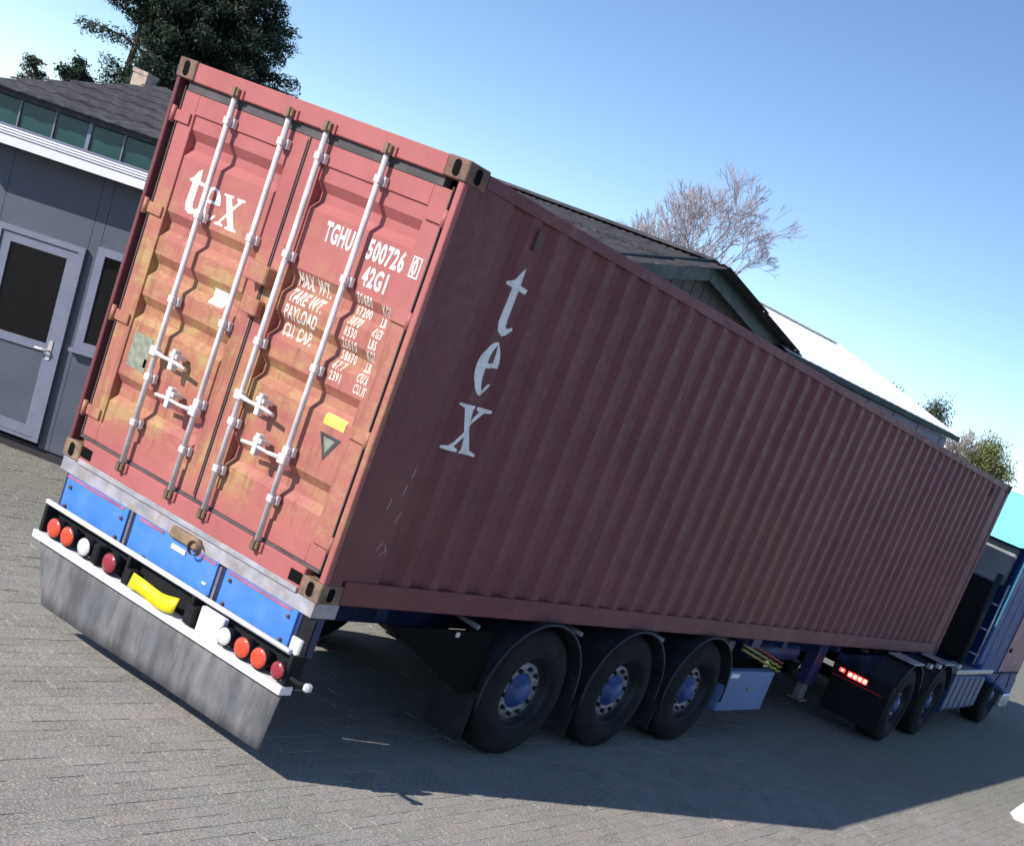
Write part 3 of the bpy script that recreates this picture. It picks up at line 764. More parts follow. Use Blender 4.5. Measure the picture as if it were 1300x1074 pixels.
for (a, b, c, e) in ((X0, X0 + .008, Z0, Z1), (X1 - .008, X1, Z0, Z1), (X0 + .008, X1 - .008, Z0, Z0 + .008), (X0 + .008, X1 - .008, Z1 - .008, Z1)):
    frm.faces.new([frm.verts.new(p) for p in ((a, 0, c), (b, 0, c), (b, 0, e), (a, 0, e))])
on_door(frm, 0.0001, 0, 'lettering', 'letter', parent=dR)
txt('42G1', 1.925, 1.765, .105, .56, .005, sp=1.12)
rowsz = [(1.615, 'MAX. WT.', '30480', 'KGS', '67200', 'LBS'), (1.515, 'TARE WT.', '3870', 'KGS', '8530', 'LBS'), (1.415, 'PAYLOAD', '26610', 'KGS', '58670', 'LBS'), (1.315, 'CU. CAP.', '67.7', 'CU.M', '2391', 'CU.FT')]
for z, a, b, c, d2, e in rowsz:
    txt(a, 1.43, z, .076, .54, .003, 'letterdim', 1.08)
for k, (a, b) in enumerate((('30480', 'KGS'), ('67200', 'LBS'), ('3870', 'KGS'), ('8530', 'LBS'), ('26610', 'KGS'), ('58670', 'LBS'), ('67.7', 'CU.M'), ('2391', 'CU.FT'))):
    z = 1.665 - .0665 * k
    txt(a, 1.925, z, .052, .58, .002, 'letterdim', 1.2); txt(b, 2.13, z - .012, .052, .48, .002, 'letterdim', 1.2)
def patch(x0, x1, z0, z1, mat, name='sticker', par=None, label=None, pts=None):
    b = bmesh.new(); P = pts or [(x0, z0), (x1, z0), (x1, z1), (x0, z1)]
    b.faces.new([b.verts.new((px, 0, pz)) for px, pz in P])
    return on_door(b, .0001 if (pts or x0) and ((pts[0][0] if pts else x0) < seam) else 0.0, 0, name, mat, .0022, label, par)
patch(.79, .92, 1.295, 1.395, 'decal_white', par=dL, label='blank white sticker')
patch(.27, .45, .715, .935, 'decal_grey', 'approval_plate', par=dL, label='grey green metal approval plate')
patch(.42, .445, .745, .80, 'decal_white', par=dL)
patch(2.00, 2.17, .955, 1.022, 'decal_yellow', par=dR, label='yellow sticker')
patch(0, 0, 0, 0, 'decal_black', 'warning_triangle', dR, 'black warning triangle pointing down', [(2.085, .755), (2.175, .905), (2.0, .905)])
bmx = bmesh.new(); bmx.faces.new([bmx.verts.new((px, 0, pz)) for px, pz in [(2.086, .80), (2.135, .885), (2.04, .885)]]); 
for v in bmx.verts: v.co.y = DY + .012 - .0042
bm_obj(bmx, 'triangle_mark', M['decal_grey'], dR)
patch(2.13, 2.20, .235, .275, 'decal_white', par=dR)
# sill slots
for x0 in (.17, 2.17):
    MB().box(x0, x0 + .10, -.003, .002, .045, .115).build('sill_slot', M['hole'], box)
MB().box(.17, CW - .17, -.012, .0, -.004, .03, .003).build('sill_lip', M['sill'], box)

# vertical lettering on the right side, following the corrugations
def on_side(bm, y, z, name='logo_letter'):
    # glyph x runs along +y of the container
    brk = []
    for y0 in SB[:12]: brk += [y0, y0 + .068, y0 + .138, y0 + .206]
    for v in bm.verts: v.co.x += y; v.co.z += z
    cut(bm, 0, brk)
    for v in bm.verts:
        yy = v.co.x; v.co = Vector((CW - .012 - side_off(yy) + .0025, yy, v.co.z))
    return bm_obj(bm, name, M['letter'], box)
for (y0, z0, y1, z1) in ((.385, .72, .40, .79), (.41, .84, .42, .90), (.40, .55, .425, .62), (.33, .36, .36, .42), (.37, .33, .41, .38), (.42, .35, .395, .40), (.35, .40, .39, .41), (.30, .62, .31, .69)):
    b = bmesh.new(); w = .0028
    b.faces.new([b.verts.new(p) for p in ((y0, 0, z0), (y0 + w, 0, z0), (y1 + w, 0, z1), (y1, 0, z1))])
    cut(b, 0, [y for y0_ in SB[:3] for y in (y0_, y0_ + .068, y0_ + .138, y0_ + .206)])
    for v in b.verts:
        yy = v.co.x; v.co = Vector((CW - .012 - side_off(yy) + .002, yy, v.co.z))
    bm_obj(b, 'scratch', M['letterdim'], box)
on_side(glyph(G_T, .40, .42), .595, 1.81)
on_side(glyph(G_E, .34, .45), .615, 1.43)
on_side(glyph(G_X, .40, .42), .605, 1.055)

# ------------------------------------------------------------------ trailer
trl = tag(empty('semi_trailer', (0, 0, 0)), 'blue three axle container trailer with white lamp bar and grey rubber rear flap', 'trailer')
for x0 in (.72, 1.60):
    MB().box(x0, x0 + .11, .12, 11.2, .72, 1.02, .004).build('chassis_beam', M['darkblue'], trl)
for y in (.9, 2.1, 3.4, 5.6, 7.5, 9.2, 11.6):
    MB().box(.32, 2.12, y, y + .10, .90, 1.04, .004).build('cross_member', M['darkblue'], trl)
for y in (.0, 6.0, 11.95):
    MB().box(.012, CW - .012, y + .003, y + .2, 1.0048, 1.0985, .002).build('bolster', M['sill'] if y == 0 else M['darkblue'], trl)
# rear blue panels with dividers
yb = .0
for (a, b) in ((.115, .745), (.815, 1.615), (1.69, 2.33)):
    MB().box(a, b, yb, yb + .02, .70, 1.003, .003).build('rear_panel', M['blue'], trl)
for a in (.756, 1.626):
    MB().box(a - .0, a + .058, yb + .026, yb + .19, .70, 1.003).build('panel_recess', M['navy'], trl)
for (a, b) in ((.115, .70), (.86, 1.10), (1.40, 1.60), (1.72, 2.28)):
    MB().box(a, b, yb - .004, yb - .001, .982, .999).build('reflective_tape', M['tape'], trl)
MB().box(2.332, 2.36, .012, .20, .72, 1.003, .003).build('end_plate', M['darkblue'], trl)
MB().box(.08, .112, .012, .20, .72, 1.003, .003).build('end_plate', M['darkblue'], trl)
for (x, z) in ((.17, .93), (.17, .80), (.70, .93), (.70, .80), (1.75, .95), (1.75, .80), (2.27, .95), (2.27, .80)): MB().lathe([(-.012, .0), (-.012, .012), (0, .012)], (x, yb, z), 'y', 8).build('bolt', M['castmaroon'], trl)
lk = MB(); lk.box(1.17, 1.43, -.03, .03, 1.0, 1.075, .01); lk.lathe([(-.03, .045), (.0, .05)], (1.42, -.02, 1.02), 'y', 16); lk.build('centre_latch', M['casting'], trl)
MB().box(1.20, 1.33, -.008, -.001, .935, .965).build('maker_plate', M['white'], trl)
MB().box(1.535, 1.57, -.006, -.001, .84, .853).build('small_label', M['white'], trl)
# lamp bar
yp = -.07
MB().tube([(.12, yp - .02, .80), (2.46, yp - .02, .80)], .017, 10).build('top_rail', M['white'], trl)
MB().box(.10, 2.505, yp - .05, yp + .05, .545, .60, .006).build('lamp_shelf', M['white'], trl)
MB().box(1.70, 1.91, yp - .03, yp + .01, .60, .76, .006).build('lamp_housing', M['white'], trl, label='plain white housing')
MB().box(.12, 2.49, yp + .045, yp + .06, .60, .76).build('back_board', M['black'], trl)
for x in (.14, 1.0, 1.62, 2.49):
    MB().box(x - .02, x + .01, yp - .03, yp + .08, .60, .79, .004).build('bracket', M['black'], trl)
def lamp(x, mat, r=.062, z=.685):
    r *= 1.08
    h = MB().lathe([(.02, 0), (.02, r * .9), (-.045, r * 1.08), (-.05, r), ], (x, yp, z), 'y', 24).build('rear_lamp', M['black'], trl)
    MB().lathe([(-.045, r * .98), (-.054, r * .90), (-.058, r * .5), (-.059, 0.001)], (x, yp, z), 'y', 24).build('lens', M[mat], h)
for x, m, r in ((.285, 'lens_red', .060), (.425, 'lens_red', .060), (.60, 'lens_clear', .055), (.86, 'lens_dark', .060), (1.965, 'lens_clear', .052), (2.125, 'lens_red', .060), (2.27, 'lens_red', .060), (2.435, 'lens_dark', .050)): lamp(x, m, r, .675)
MB().box(.68, .74, yp - .05, yp + .03, .61, .74, .01).build('socket', M['black'], trl)
MB().box(1.0, 1.07, yp - .05, yp + .03, .61, .71, .01).build('socket', M['black'], trl)
MB().box(1.60, 1.69, yp - .055, yp + .03, .61, .73, .01).build('socket', M['black'], trl)
# bent yellow plate
n = 16; vs = []
for i in range(n + 1):
    t = i / n; x = 1.085 + .44 * t; w = .008 * sin(t * 9) + .016 * sin(t * pi); y = yp - .060 - w
    z0 = .615 + .012 * sin(t * 7); vs += [(x, y, z0), (x, y + .02, z0 + .094 - .008 * sin(t * 5))]
pl = MB().add(vs, [(2 * i, 2 * i + 2, 2 * i + 3, 2 * i + 1) for i in range(n)], True)
po = pl.build('number_plate', M['yellow'], trl, label='bent yellow plate with its characters unreadable')
sm = po.modifiers.new('thickness', 'SOLIDIFY'); sm.thickness = .003
# rear flap
n = 26; vs = []; fs = []
for j in range(5):
    for i in range(n + 1):
        t = i / n; zz = .55 - .385 * j / 4 - (.004 * sin(t * 5 + 1) if j == 4 else 0)
        vs.append((.14 + 2.35 * t + .19 * (j / 4) * (1 - t) - .03 * t * (j / 4), yp - .015 + .004 * sin(t * 11 + j * .6) * j / 4, zz))
for j in range(4):
    for i in range(n): a = j * (n + 1) + i; fs.append((a, a + 1, a + n + 2, a + n + 1))
fo = MB().add(vs, fs, True).build('rear_flap', M['flap'], trl)
sm = fo.modifiers.new('thickness', 'SOLIDIFY'); sm.thickness = .012
# lamp on a rubber stalk at the right end, and a small marker box above it
st = MB().tube([(2.49, yp, .66), (2.56, yp + .0, .655), (2.63, yp + .01, .66)], [.012, .016, .02], 8).build('marker_stalk', M['black'], trl)
MB().box(2.62, 2.665, yp - .02, yp + .03, .635, .685, .012).build('marker_lens', M['lens_clear'], st)
MB().box(2.34, 2.43, .0, .06, .75, .86, .008).build('marker_lamp', M['lens_clear'], trl)
MB().box(.112, 2.40, -.011, -.0005, .60, .765).build('light_stop_board', M['black'], trl)  # boards here and below added to stop sunlight slipping through bumper gaps
MB().box(2.361, 2.46, .02, .035, .56, 1.0).build('light_stop_board', M['black'], trl)
MB().box(.10, 2.46, -.014, .034, .545, .60).build('light_stop_board', M['black'], trl)
# wheels
def wheel_meshes(R=.52, wd=.36, dish=.10, rr=.292):
    t = MB().lathe([(0, rr - .005), (.012, rr + .01), (.030, rr + .03), (.030, rr + .085), (.022, rr + .125), (.0, R - .045), (-.02, R - .01), (-.05, R), (-wd + .05, R), (-wd + .02, R - .02), (-wd, R - .06), (-wd - .005, rr + .05), (-wd, rr - .005)], (-.03, 0, 0), 'x', 48)
    # shallow tread blocks round the shoulder
    tb = MB()
    for k in range(48):
        q = 2 * pi * k / 48
        for (o0, o1) in ((-.085, -.14), (-.16, -.24), (-.26, -.33)):
            c = [(o0, R - .004), (o1, R - .004), (o1, R + .006), (o0, R + .006)]
            vs = [(o, r * cos(q + dq), r * sin(q + dq)) for dq in (-.045, .045) for (o, r) in c]
            tb.add(vs, [(0, 1, 2, 3), (7, 6, 5, 4), (3, 2, 6, 7), (0, 3, 7, 4), (1, 5, 6, 2)])
    t.add(tb.v, tb.f)
    rim = MB().lathe([(-.02, rr + .004), (-.028, rr), (-.035, rr - .014), (-.07, rr - .022), (-dish - .03, rr - .05), (-dish - .02, .235), (-dish, .21), (-dish + .002, .12)], (0, 0, 0), 'x', 40)
    hub = MB().lathe([(-dish - .005, .148), (-dish + .010, .142), (-dish + .02, .110), (-dish + .055, .095), (-dish + .07, .070), (-dish + .072, .001)], (0, 0, 0), 'x', 28)
    ring_ = MB().lathe([(-dish + .001, .232), (-dish + .012, .224), (-dish + .008, .160), (-dish + .001, .140)], (0, 0, 0), 'x', 40)
    nuts = MB().lathe([(-dish + .0, .019), (-dish + .04, .018), (-dish + .045, .001)], (0, 0, 0), 'x', 6, False)
    return t.mesh('tyre'), rim.mesh('rim'), ring_.mesh('rim_ring'), hub.mesh('hub'), nuts.mesh('wheel_nut')
WM = wheel_meshes()
for me, m in zip(WM, ('tyre', 'fender', 'silver', 'hubblue', 'fender')): me.materials.append(M[m])  # rims get a dark colour that holds the shade of the wheel recess
def wheel(parent, x, y, right=True, z=.52, tilt=0):
    w = link('wheel', WM[0], None, parent, (x, y, z)); 
    w.rotation_euler = (random.uniform(0, 6), 0, 0 if right else pi)
    for me, nm in ((WM[1], 'rim'), (WM[2], 'rim_ring'), (WM[3], 'hub')): link(nm, me, None, w)
    if right:
        for k in range(10): q = 2 * pi * k / 10; link('wheel_nut', WM[4], None, w, (0, .186 * cos(q), .186 * sin(q)))
    return w
AX = [2.36, 3.70, 5.04]
def fender(y, x0, x1, R=.60, a0=-8, a1=190, z=.52, lip=True):
    n = 22; pr = [(y + R * cos(radians(a0 + (a1 - a0) * i / n)), z + R * sin(radians(a0 + (a1 - a0) * i / n)) * (.98)) for i in range(n + 1)]
    ir = [(y + (R - .012) * cos(radians(a0 + (a1 - a0) * i / n)), z + (R - .012) * sin(radians(a0 + (a1 - a0) * i / n)) * .98) for i in range(n + 1)]
    vs = []; m = len(pr)
    for x in (x0, x1): vs += [(x, *p) for p in pr] + [(x, *p) for p in ir]
    fs = []
    for i in range(m - 1):
        fs += [(i, i + 1, 2 * m + i + 1, 2 * m + i), (m + i, 3 * m + i, 3 * m + i + 1, m + i + 1), (i, m + i, m + i + 1, i + 1), (2 * m + i, 2 * m + i + 1, 3 * m + i + 1, 3 * m + i)]
    mb = MB().add(vs, fs)
    # rolled outer lip
    if lip: mb.tube([(x1 if x1 > 1.2 else x0, *p) for p in pr], .014, 6)
    return mb
for y in AX:
    wheel(trl, 2.49, y); wheel(trl, -.05, y, False)
    MB().tube([(.2, y, .52), (2.24, y, .52)], .065, 12).build('axle', M['black'], trl)
    fender(y, 2.10, 2.50).build('mudguard', M['fender'], trl)
    fender(y, -.06, .34).build('mudguard', M['fender'], trl)
    for x in (.62, 1.75):
        MB().box(x, x + .09, y - .1, y + .5, .60, .72, .01).build('suspension_arm', M['black'], trl)
    MB().tube([(2.11, y - .62, .98), (2.30, y - .62, .97)], .02, 8).build('mudguard_bracket', M['sill'], trl)
    fl = MB().box(2.12, 2.48, y - .612, y - .604, .16, .50); fl.build('wheel_flap', M['fender'], trl)
# rear spray board ahead of the bumper, down to the first mudguard
MB().add([(2.46, .65, 1.0), (2.46, 1.70, 1.0), (2.46, 1.76, .55), (2.46, 1.60, .52), (2.44, .65, 1.0), (2.44, 1.70, 1.0), (2.44, 1.76, .55), (2.44, 1.60, .52)], [(0, 1, 2, 3), (7, 6, 5, 4), (0, 4, 5, 1), (1, 5, 6, 2), (2, 6, 7, 3), (3, 7, 4, 0)]).build('spray_board', M['hole'], trl)
MB().box(2.462, 2.475, 1.30, 1.335, .955, .99, .003).build('side_reflector', M['lens_clear'], trl)
# side box, landing legs, air lines, reservoirs
tb = MB().box(2.40, 2.50, 5.62, 6.68, .335, .77, .008).build('tool_box', M['toolbox'], trl)
MB().box(2.501, 2.506, 5.66, 5.84, .70, .745).build('box_label', M['letter'], tb)
MB().box(2.501, 2.512, 6.15, 6.25, .55, .60, .003).build('box_latch', M['silver'], tb)
MB().box(-.04, .38, 5.62, 6.72, .335, .77, .012).build('tool_box', M['toolbox'], trl)
for x in (.45, 1.98):
    lg = MB(); lg.box(x - .08, x + .08, 8.80, 9.06, .42, 1.04, .01); lg.build('landing_leg', M['darkblue'], trl)
    f2 = MB(); f2.box(x - .05, x + .05, 8.86, 9.0, .22, .42, .006); f2.box(x - .10, x + .10, 8.83, 9.03, .20, .22, .004); f2.build('landing_foot', M['silver'], trl)
MB().tube([(.4, 8.93, .62), (2.05, 8.93, .62)], .02, 8).build('crank_shaft', M['silver'], trl)
for i, (m, dz) in enumerate((('airline_yellow', 0), ('airline_red', .05), ('airline_yellow', -.05))):
    MB().tube([(2.35 - .15 * t, 6.0 + t * 1.5, 1.0 + dz - .30 * t + .012 * sin(t * 40)) for t in np.linspace(0, 1, 14)], .016, 6).build('air_line', M[m], trl)
MB().tube([(1.95, 6.9, .82), (1.95, 8.2, .82)], .12, 14).build('air_tank', M['darkblue'], trl)
MB().tube([(2.2, 5.45, .90), (2.2, 5.75, .99), (2.1, 6.1, .96)], .02, 6).build('pipe', M['silver'], trl)
MB().box(2.05, 2.2, 6.0, 6.12, .86, .98, .01).build('valve', M['silver'], trl)

# ------------------------------------------------------------------ tractor
trc = tag(empty('tractor_truck', (1.62, 11.5, 0), radians(2.1)), 'blue tractor truck coupled to the trailer with lit red tail lamps and light blue roof', 'truck')
for y in (-1.55, 0.0, 4.0):
    wheel(trc, 1.24, y); wheel(trc, -1.24, y, False)
    MB().tube([(-1.0, y, .52), (1.0, y, .52)], .08, 12).build('axle', M['black'], trc)
for x in (-.48, .38):
    MB().box(x, x + .1, -2.1, 4.9, .62, .90, .004).build('frame_rail', M['darkblue'], trc)
fw = MB(); fw.lathe([(0, .02), (0, .42), (-.05, .45), (-.07, .42)], (0, -.5, 1.0), 'z', 28); fw.box(-.4, .4, -.75, -.25, .90, .95); fw.build('fifth_wheel', M['black'], trc)
for y in (-1.55, 0.0):
    fender(y, .86, 1.24, .60, 20, 160).build('mudguard', M['fender'], trc)
    fender(y, -1.24, -.86, .60, 20, 160).build('mudguard', M['fender'], trc)
    MB().box(.88, 1.26, y - .24, y + .24, 1.108, 1.125, .004).build('mudguard_trim', M['alloy'], trc)
for s in (1, -1):
    MB().box(s * .45, s * 1.25, -2.23, -2.215, .18, .62).build('rear_flap', M['black'], trc)
    MB().box(s * .42, s * 1.26, -2.25, -2.16, .62, .80, .01).build('tail_lamp_panel', M['black'], trc)
    cl = MB(); cl.box(s * .52, s * .60, -2.262, -2.25, .70, .75, .004); cl.box(s * .64, s * .92, -2.262, -2.25, .68, .75, .004)
    lo = cl.build('tail_lamp', M['lens_lit'], trc, label='lit red lamp cluster')
    for k in range(4): MB().lathe([(-.004, .0), (-.004, .025), (0, .029)], (s * (.68 + .07 * k), -2.262, .715), 'y', 10).build('lamp_element', M['lens_lit_core'], lo)
    MB().lathe([(-.004, .0), (-.004, .018), (0, .02)], (s * .56, -2.262, .725), 'y', 10).build('lamp_element', M['lens_lit_core'], lo)
    MB().box(s * .45, s * 1.16, -2.258, -2.25, .63, .645).build('reflector', M['lens_redlow'], trc)
    # side skirt, tank and steps
    MB().box(s * .75, s * 1.24, .68, 2.75, .36, .92, .05).build('fuel_tank', M['tankgrey'], trc)
    MB().box(s * .90, s * 1.26, .62, 2.95, .96, 1.03, .008).build('catwalk_trim', M['alloy'], trc)
    MB().box(s * 1.12, s * 1.26, .60, .645, .35, .95, .01).build('tank_end', M['darkblue'], trc)
    for k in range(5): MB().box(s * 1.242, s * 1.25, .95 + k * .36, .98 + k * .36, .38, .90).build('tank_strap', M['darkblue'], trc)
for y in (-1.0, -.55, .55): MB().box(1.20, 1.262, y, y + .12, 1.06, 1.12, .004).build('marker', M['alloy'], trc)
# cab: tapered body with a high roof
cb = empty('cab'); cb.parent = trc
def hull(name, mat, secs, parent):
    """secs: list of (y, x_half, z0, z1) rounded sections lofted"""
    vs = []; fs = []; m = None
    for (y, xh, z0, z1, r) in secs:
        ring_ = []
        for (sx, sz, a0) in ((1, 1, 0), (-1, 1, 90), (-1, -1, 180), (1, -1, 270)):
            cxx = sx * (xh - r); czz = (z1 - r) if sz > 0 else (z0 + r)
            for i in range(4): a = radians(a0 + 30 * i); ring_.append((cxx + r * cos(a), y, czz + r * sin(a)))
        m = len(ring_); vs += ring_
    for i in range(len(secs) - 1):
        for k in range(m): fs.append((i * m + k, i * m + (k + 1) % m, (i + 1) * m + (k + 1) % m, (i + 1) * m + k))
    fs += [tuple(range(m)), tuple(range((len(secs) - 1) * m, len(secs) * m))[::-1]]
    return MB().add(vs, fs).build(name, mat, parent)
hull('cab_body', M['cabblue'], [(2.05, 1.18, 1.05, 2.95, .08), (2.12, 1.24, .95, 2.97, .08), (4.6, 1.25, .55, 2.97, .08), (5.2, 1.22, .40, 2.9, .10), (5.4, 1.12, .42, 2.6, .12)], cb)
hull('roof_spoiler', M['cabcyan'], [(1.72, 1.17, 2.96, 3.66, .10), (1.80, 1.20, 2.97, 3.68, .10), (3.4, 1.18, 2.92, 3.75, .14), (4.6, 1.1, 2.94, 3.55, .16), (5.2, .95, 2.94, 3.1, .07)], cb)
for s in (1, -1):
    MB().box(s * 1.16, s * 1.24, 1.72, 2.10, 1.10, 2.95, .03).build('side_fairing', M['cabblue'], cb)
    MB().box(s * 1.225, s * 1.25, 1.66, 1.715, 1.75, 2.85, .01).build('fairing_edge', M['cabcyan'], cb)
    dd_ = MB().box(s * 1.245, s * 1.262, 3.3, 5.0, 1.0, 2.85, .008).build('cab_door', M['cabpink'], cb)
    MB().box(s * 1.262, s * 1.268, 4.0, 4.85, 2.05, 2.7, .003).build('door_window', M['glass'], dd_)
    MB().tube([(s * 1.26, 5.0, 2.7), (s * 1.5, 5.15, 2.6), (s * 1.5, 5.15, 1.9)], .02, 8).build('mirror_arm', M['black'], cb)
    MB().box(s * 1.42, s * 1.58, 5.1, 5.2, 1.95, 2.6, .03).build('mirror', M['black'], cb)
    fender(4.0, .85 if s > 0 else -1.262, 1.262 if s > 0 else -.85, .60, 15, 165, lip=False).build('wheel_arch', M['fender'], cb)
    MB().box(s * .8, s * 1.26, 4.7, 5.3, .3, .55, .03).build('step', M['alloy'], cb)
for s in (1, -1):
    for y in (2.6, 3.28, 5.02): MB().box(s * 1.2502, s * 1.2535, y, y + .012, .98, 2.88).build('body_seam', M['black'], cb)
    MB().box(s * 1.2502, s * 1.256, 2.15, 5.0, .96, .985).build('body_seam', M['black'], cb)
    MB().box(s * 1.262, s * 1.29, 3.42, 3.50, 1.35, 1.42, .006).build('door_handle', M['black'], cb)
MB().box(-1.05, 1.05, 5.40, 5.42, 1.75, 2.55, .008).build('windscreen', M['glass'], cb)
MB().box(-1.2, 1.2, 5.25, 5.48, .35, .85, .05).build('bumper', M['cabblue'], cb)
gt = MB()
for k in range(6): gt.box(-.9, .9, 5.415, 5.43, .98 + k * .11, 1.04 + k * .11, .004)
gt.build('grille', M['black'], cb)
# equipment and added shade sheets on the back of the cab
for (x, m) in ((.2, 'airline_red'), (.0, 'airline_yellow'), (-.2, 'black')):
    MB().tube([(x + .12 * cos(t * 34), 1.95 - t * 1.1, 1.55 - .35 * sin(t * pi) + .05 * sin(t * 34)) for t in np.linspace(0, 1, 60)], .012, 5).build('coiled_line', M[m], trc)
MB().tube([(1.02, 1.55, 1.0), (1.02, 1.55, 2.5)], .05, 12).build('exhaust_stack', M['fender'], trc)
MB().box(-.95, .98, 1.80, 2.02, 1.05, 2.30, .03).build('rear_shade_cover', M['black'], trc)  # black sheet added to darken the shaded back of the cab
MB().box(-.95, 1.05, 1.88, 2.03, 2.33, 2.93, .03).build('rear_shade_sheet', M['shadegrey'], trc)  # grey sheet added for the shaded strip below the spoiler
for z in (1.25, 1.65, 2.05): MB().tube([(.98, 1.66, z), (1.2, 1.66, z)], .014, 6).build('grab_rail', M['alloy'], trc)
MB().tube([(1.19, 1.62, 1.1), (1.19, 1.62, 2.4)], .016, 8).build('grab_rail', M['alloy'], trc)

# ------------------------------------------------------------------ trees
def leaf_mesh(name, centers, size, mat, parent, seed=0, droop=0.0, aspect=.6):
    r = np.random.default_rng(seed); n = len(centers)
    d1 = r.normal(size=(n, 3)); d1[:, 2] -= droop; d1 /= np.linalg.norm(d1, axis=1)[:, None]
    d2 = np.cross(d1, r.normal(size=(n, 3))); d2 /= np.linalg.norm(d2, axis=1)[:, None]
    s = size * r.uniform(.6, 1.4, n)[:, None]
    a = centers - d1 * s; b = centers + d2 * s * aspect; c = centers + d1 * s; e = centers - d2 * s * aspect
    v = np.stack([a, b, c, e], 1).reshape(-1, 3)
    me = bpy.data.meshes.new(name); me.vertices.add(4 * n); me.vertices.foreach_set('co', v.ravel())
    me.loops.add(4 * n); me.loops.foreach_set('vertex_index', np.arange(4 * n)); me.polygons.add(n)
    me.polygons.foreach_set('loop_start', np.arange(0, 4 * n, 4)); me.polygons.foreach_set('loop_total', np.full(n, 4)); me.update()
    at = me.attributes.new('rnd', 'FLOAT', 'POINT'); at.data.foreach_set('value', np.repeat(r.uniform(0, 1, n) ** 2, 4))
    return link(name, me, mat, parent)
def conifer(x, y, H, R, label, seed, low=.3, n_br=150, trunks=1, group=None, leaf=.16, dens=70):
    t = tag(empty('conifer_tree', (x, y, 0)), label, 'tree', group); r = np.random.default_rng(seed)
    tr = MB(); tr.tube([(0, 0, -.1), (.05, .03, H * .4), (0, 0, H * .97)], [R * .09, R * .065, .02], 8)
    if trunks > 1: tr.tube([(-.45, -.3, -.1), (-.6, -.4, H * .3), (-.4, -.2, H * .8)], [R * .07, R * .05, .02], 8)
    tr.build('trunk', M['bark'], t)
    cs = []; lm = MB()
    for i in range(n_br):
        f = low + (1 - low) * (i / n_br) ** .85; z = H * f; a = r.uniform(0, 2 * pi)
        L = R * (1 - .9 * ((f - low) / (1 - low)) ** 1.3) * r.uniform(.65, 1.12) + .15
        dz = r.uniform(-.05, .30) * L
        p1 = np.array([L * cos(a), L * sin(a), z + dz])
        lm.tube([(0, 0, z - .15 * L), (p1[0] * .5, p1[1] * .5, z), tuple(p1)], [.05, .03, .012], 4)
        k = int(dens * (L + .3)); u = r.uniform(.12, 1.0, k) ** .7
        pts = np.outer(u, p1 * [1, 1, 0]) + np.stack([np.zeros(k), np.zeros(k), z + dz * u], 1)
        sp = .11 * L * (1.15 - u) + .07
        off = r.normal(size=(k, 3)) * sp[:, None] * [1, 1, .55]; off[:, 2] -= .12 * L * u * r.uniform(0, 1, k)
        cs.append(pts + off)
    lm.build('limb', M['bark'], t)
    leaf_mesh('crown', np.concatenate(cs), leaf, M['needles'], t, seed, .5, .28)
    return t
conifer(-25.2, 17.8, 15.0, 1.75, 'tall dark conifer with bare lower trunks, left of the pair above the office roof', 3, .38, 380, 2, leaf=.055, dens=380)
conifer(-24.6, 18.8, 14.2, 2.55, 'broad dark conifer, right of the pair above the container corner', 4, .12, 360, 1, leaf=.055, dens=340)
conifer(-30.6, 18.1, 4.75, .75, 'small pointed conifer far left behind the office roof', 5, .1, 90, 1, leaf=.05, dens=150)
conifer(-32.9, 18.0, 4.45, .4, 'tiny dark conifer at the left edge of the view behind the office roof', 8, .3, 50, 1, leaf=.05, dens=150)
def puff_tree(name, x, y, z0, z1, R, trunk_r, mat, label, n, leaf, seed, cat='tree', bark='bark'):
    t = tag(empty(name, (x, y, 0)), label, cat); r = np.random.default_rng(seed)
    tr = MB(); tr.tube([(0, 0, -.1), (.03, 0, z0 + .4 * (z1 - z0)), (0, .02, z1 * .93)], [trunk_r, trunk_r * .7, .02], 7)
    cs = []; nb = 26
    for i in range(nb):
        a = r.uniform(0, 2 * pi); f = r.uniform(0, 1); rr = R * (math.sin(pi * (.12 + .8 * f))) * r.uniform(.4, 1.0)
        c = np.array([rr * cos(a), rr * sin(a), z0 + (z1 - z0) * f])
        tr.tube([(0, 0, max(.1, c[2] - .5 * R)), tuple(c * [.5, .5, 1] - [0, 0, .1]), tuple(c)], [.03, .02, .01], 4)
        cs.append(c + r.normal(size=(n // nb, 3)) * R * .20)
    tr.build('trunk', M[bark], t); leaf_mesh('crown', np.concatenate(cs), leaf, M[mat], t, seed)
    return t
puff_tree('round_tree', -29.0, 18.3, 3.9, 5.1, .42, .08, 'needles', 'small round dark tree on a thin stem behind the office roof', 6000, .035, 11)
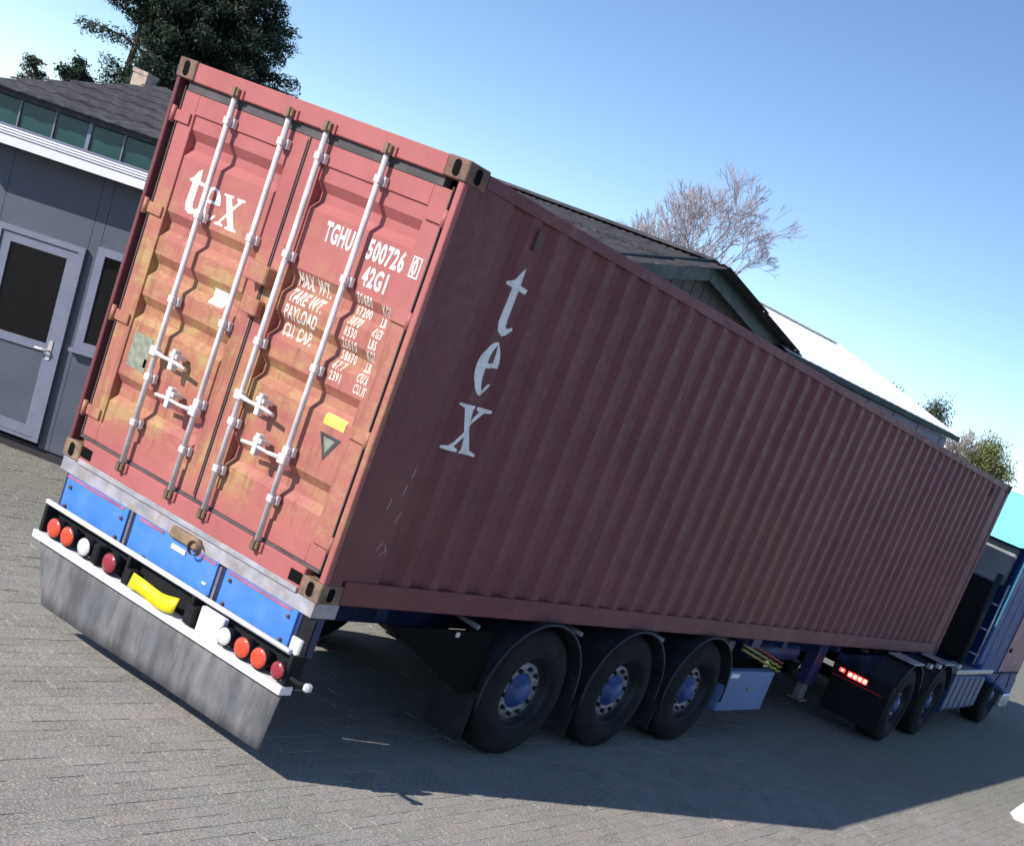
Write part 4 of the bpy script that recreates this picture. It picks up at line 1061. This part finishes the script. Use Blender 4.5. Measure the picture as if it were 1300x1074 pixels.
# bare trees
def bare_tree(x, y, H, spread, label, seed, base_z, mat='twig', levels=6, r0=.16, nm='bare_tree', cat='tree', lean=(0, 0), minr=.011, L1=None):
    t = tag(empty(nm, (x, y, 0)), label, cat); rr = random.Random(seed); tr = MB(); tw = MB()
    def grow(p, d, L, r, lv):
        n = 3; pts = [p]; q = p.copy(); dd = d.copy()
        for i in range(n):
            dd = (dd + Vector((rr.gauss(0, .10), rr.gauss(0, .10), rr.gauss(0, .05) + .05))).normalized(); q = q + dd * (L / n); pts.append(q.copy())
        (tr if lv <= 1 else tw).tube(pts, [max(minr, r * (1 - .35 * i / n)) for i in range(n + 1)], 6 if lv <= 1 else 3, False, lv <= 1)
        if lv >= levels: return
        k = 6 if lv == 0 else (3 if lv < 2 else rr.choice((2, 3, 3)))
        for j in range(k):
            a = rr.uniform(0, 2 * pi); tilt = rr.uniform(.25, .75) * spread
            perp = dd.orthogonal().normalized(); perp.rotate(Matrix.Rotation(a, 3, dd))
            nd = (dd * cos(tilt) + perp * sin(tilt)).normalized()
            st_ = pts[-1] if j < 2 else pts[-2]
            grow(st_, nd, ((L1 if lv == 0 and L1 else L) * rr.uniform(.66, .86)), r * .62, lv + 1)
    grow(Vector((0, 0, -.1)), Vector((lean[0], lean[1], 1)).normalized(), base_z, r0, 0)
    tr.build('trunk', M['bark' if mat == 'twig' else mat], t); tw.build('crown', M[mat], t)
    return t
bare_tree(-16.5, 32.0, 10, .9, 'large leafless tree with fine pale twigs rising behind the dark barn roof', 27, 5.5, levels=8, r0=.13, L1=2.0, minr=.0075)
bare_tree(-12.2, 46.6, 7, .9, 'bare pinkish shrub beyond the right end of the white roof', 24, 2.6, 'palebark', 8, .07, 'bare_shrub', 'shrub', minr=.012, L1=1.45)
puff_tree('olive_bush', -8.9, 47.0, 1.2, 6.25, 1.45, .10, 'leaf_olive', 'rounded olive green tree just above the far top corner of the container', 42000, .045, 31)
puff_tree('green_tree', -12.6, 47.9, 2.0, 7.2, 1.3, .12, 'leaf_dark', 'dull green tree peeping over the right slope of the white roof', 16000, .05, 32)
puff_tree('green_tree', -14.1, 47.8, 2.0, 7.5, .9, .12, 'leaf_dark', 'smaller dull green tree further left over the white roof slope', 9000, .05, 33)

# ------------------------------------------------------------------ far right
for k, (x, y, w, h, lab) in enumerate(((-9.5, 70, 7, 3.4, 'distant pale house with red tiled roof at the right edge of the sky line'),)):
    hs = tag(empty('far_house', (x, y, 0)), lab, 'house')
    MB().box(-w / 2, w / 2, 0, 6, 0, h).build('wall', M['render'], hs)
    MB().prism([(-.3, h - .1), (3, h + 1.9), (6.3, h - .1)], 0, -w / 2 - .2, w / 2 + .2).build('roof', M['tile_red'], hs)
    for dx in (-2.2, 0, 2.2):
        wf = MB().box(dx - .55, dx + .55, -.06, -.002, .9, 2.2).build('window', M['white'], hs)
        MB().box(dx - .47, dx + .47, -.068, -.061, .98, 2.12).build('pane', M['glass'], wf)
# white block at the right edge
wb = MB().prism([(0, 0), (.7, 0), (.7, .72), (.42, .72), (.05, .10)], 0, 0, .30)
o = wb.build('white_block', M['white']); o.location = (4.80, 9.80, 0); o.rotation_euler[2] = radians(-64)
tag(o, 'white sloped block standing on the paving at the lower right edge', 'block')
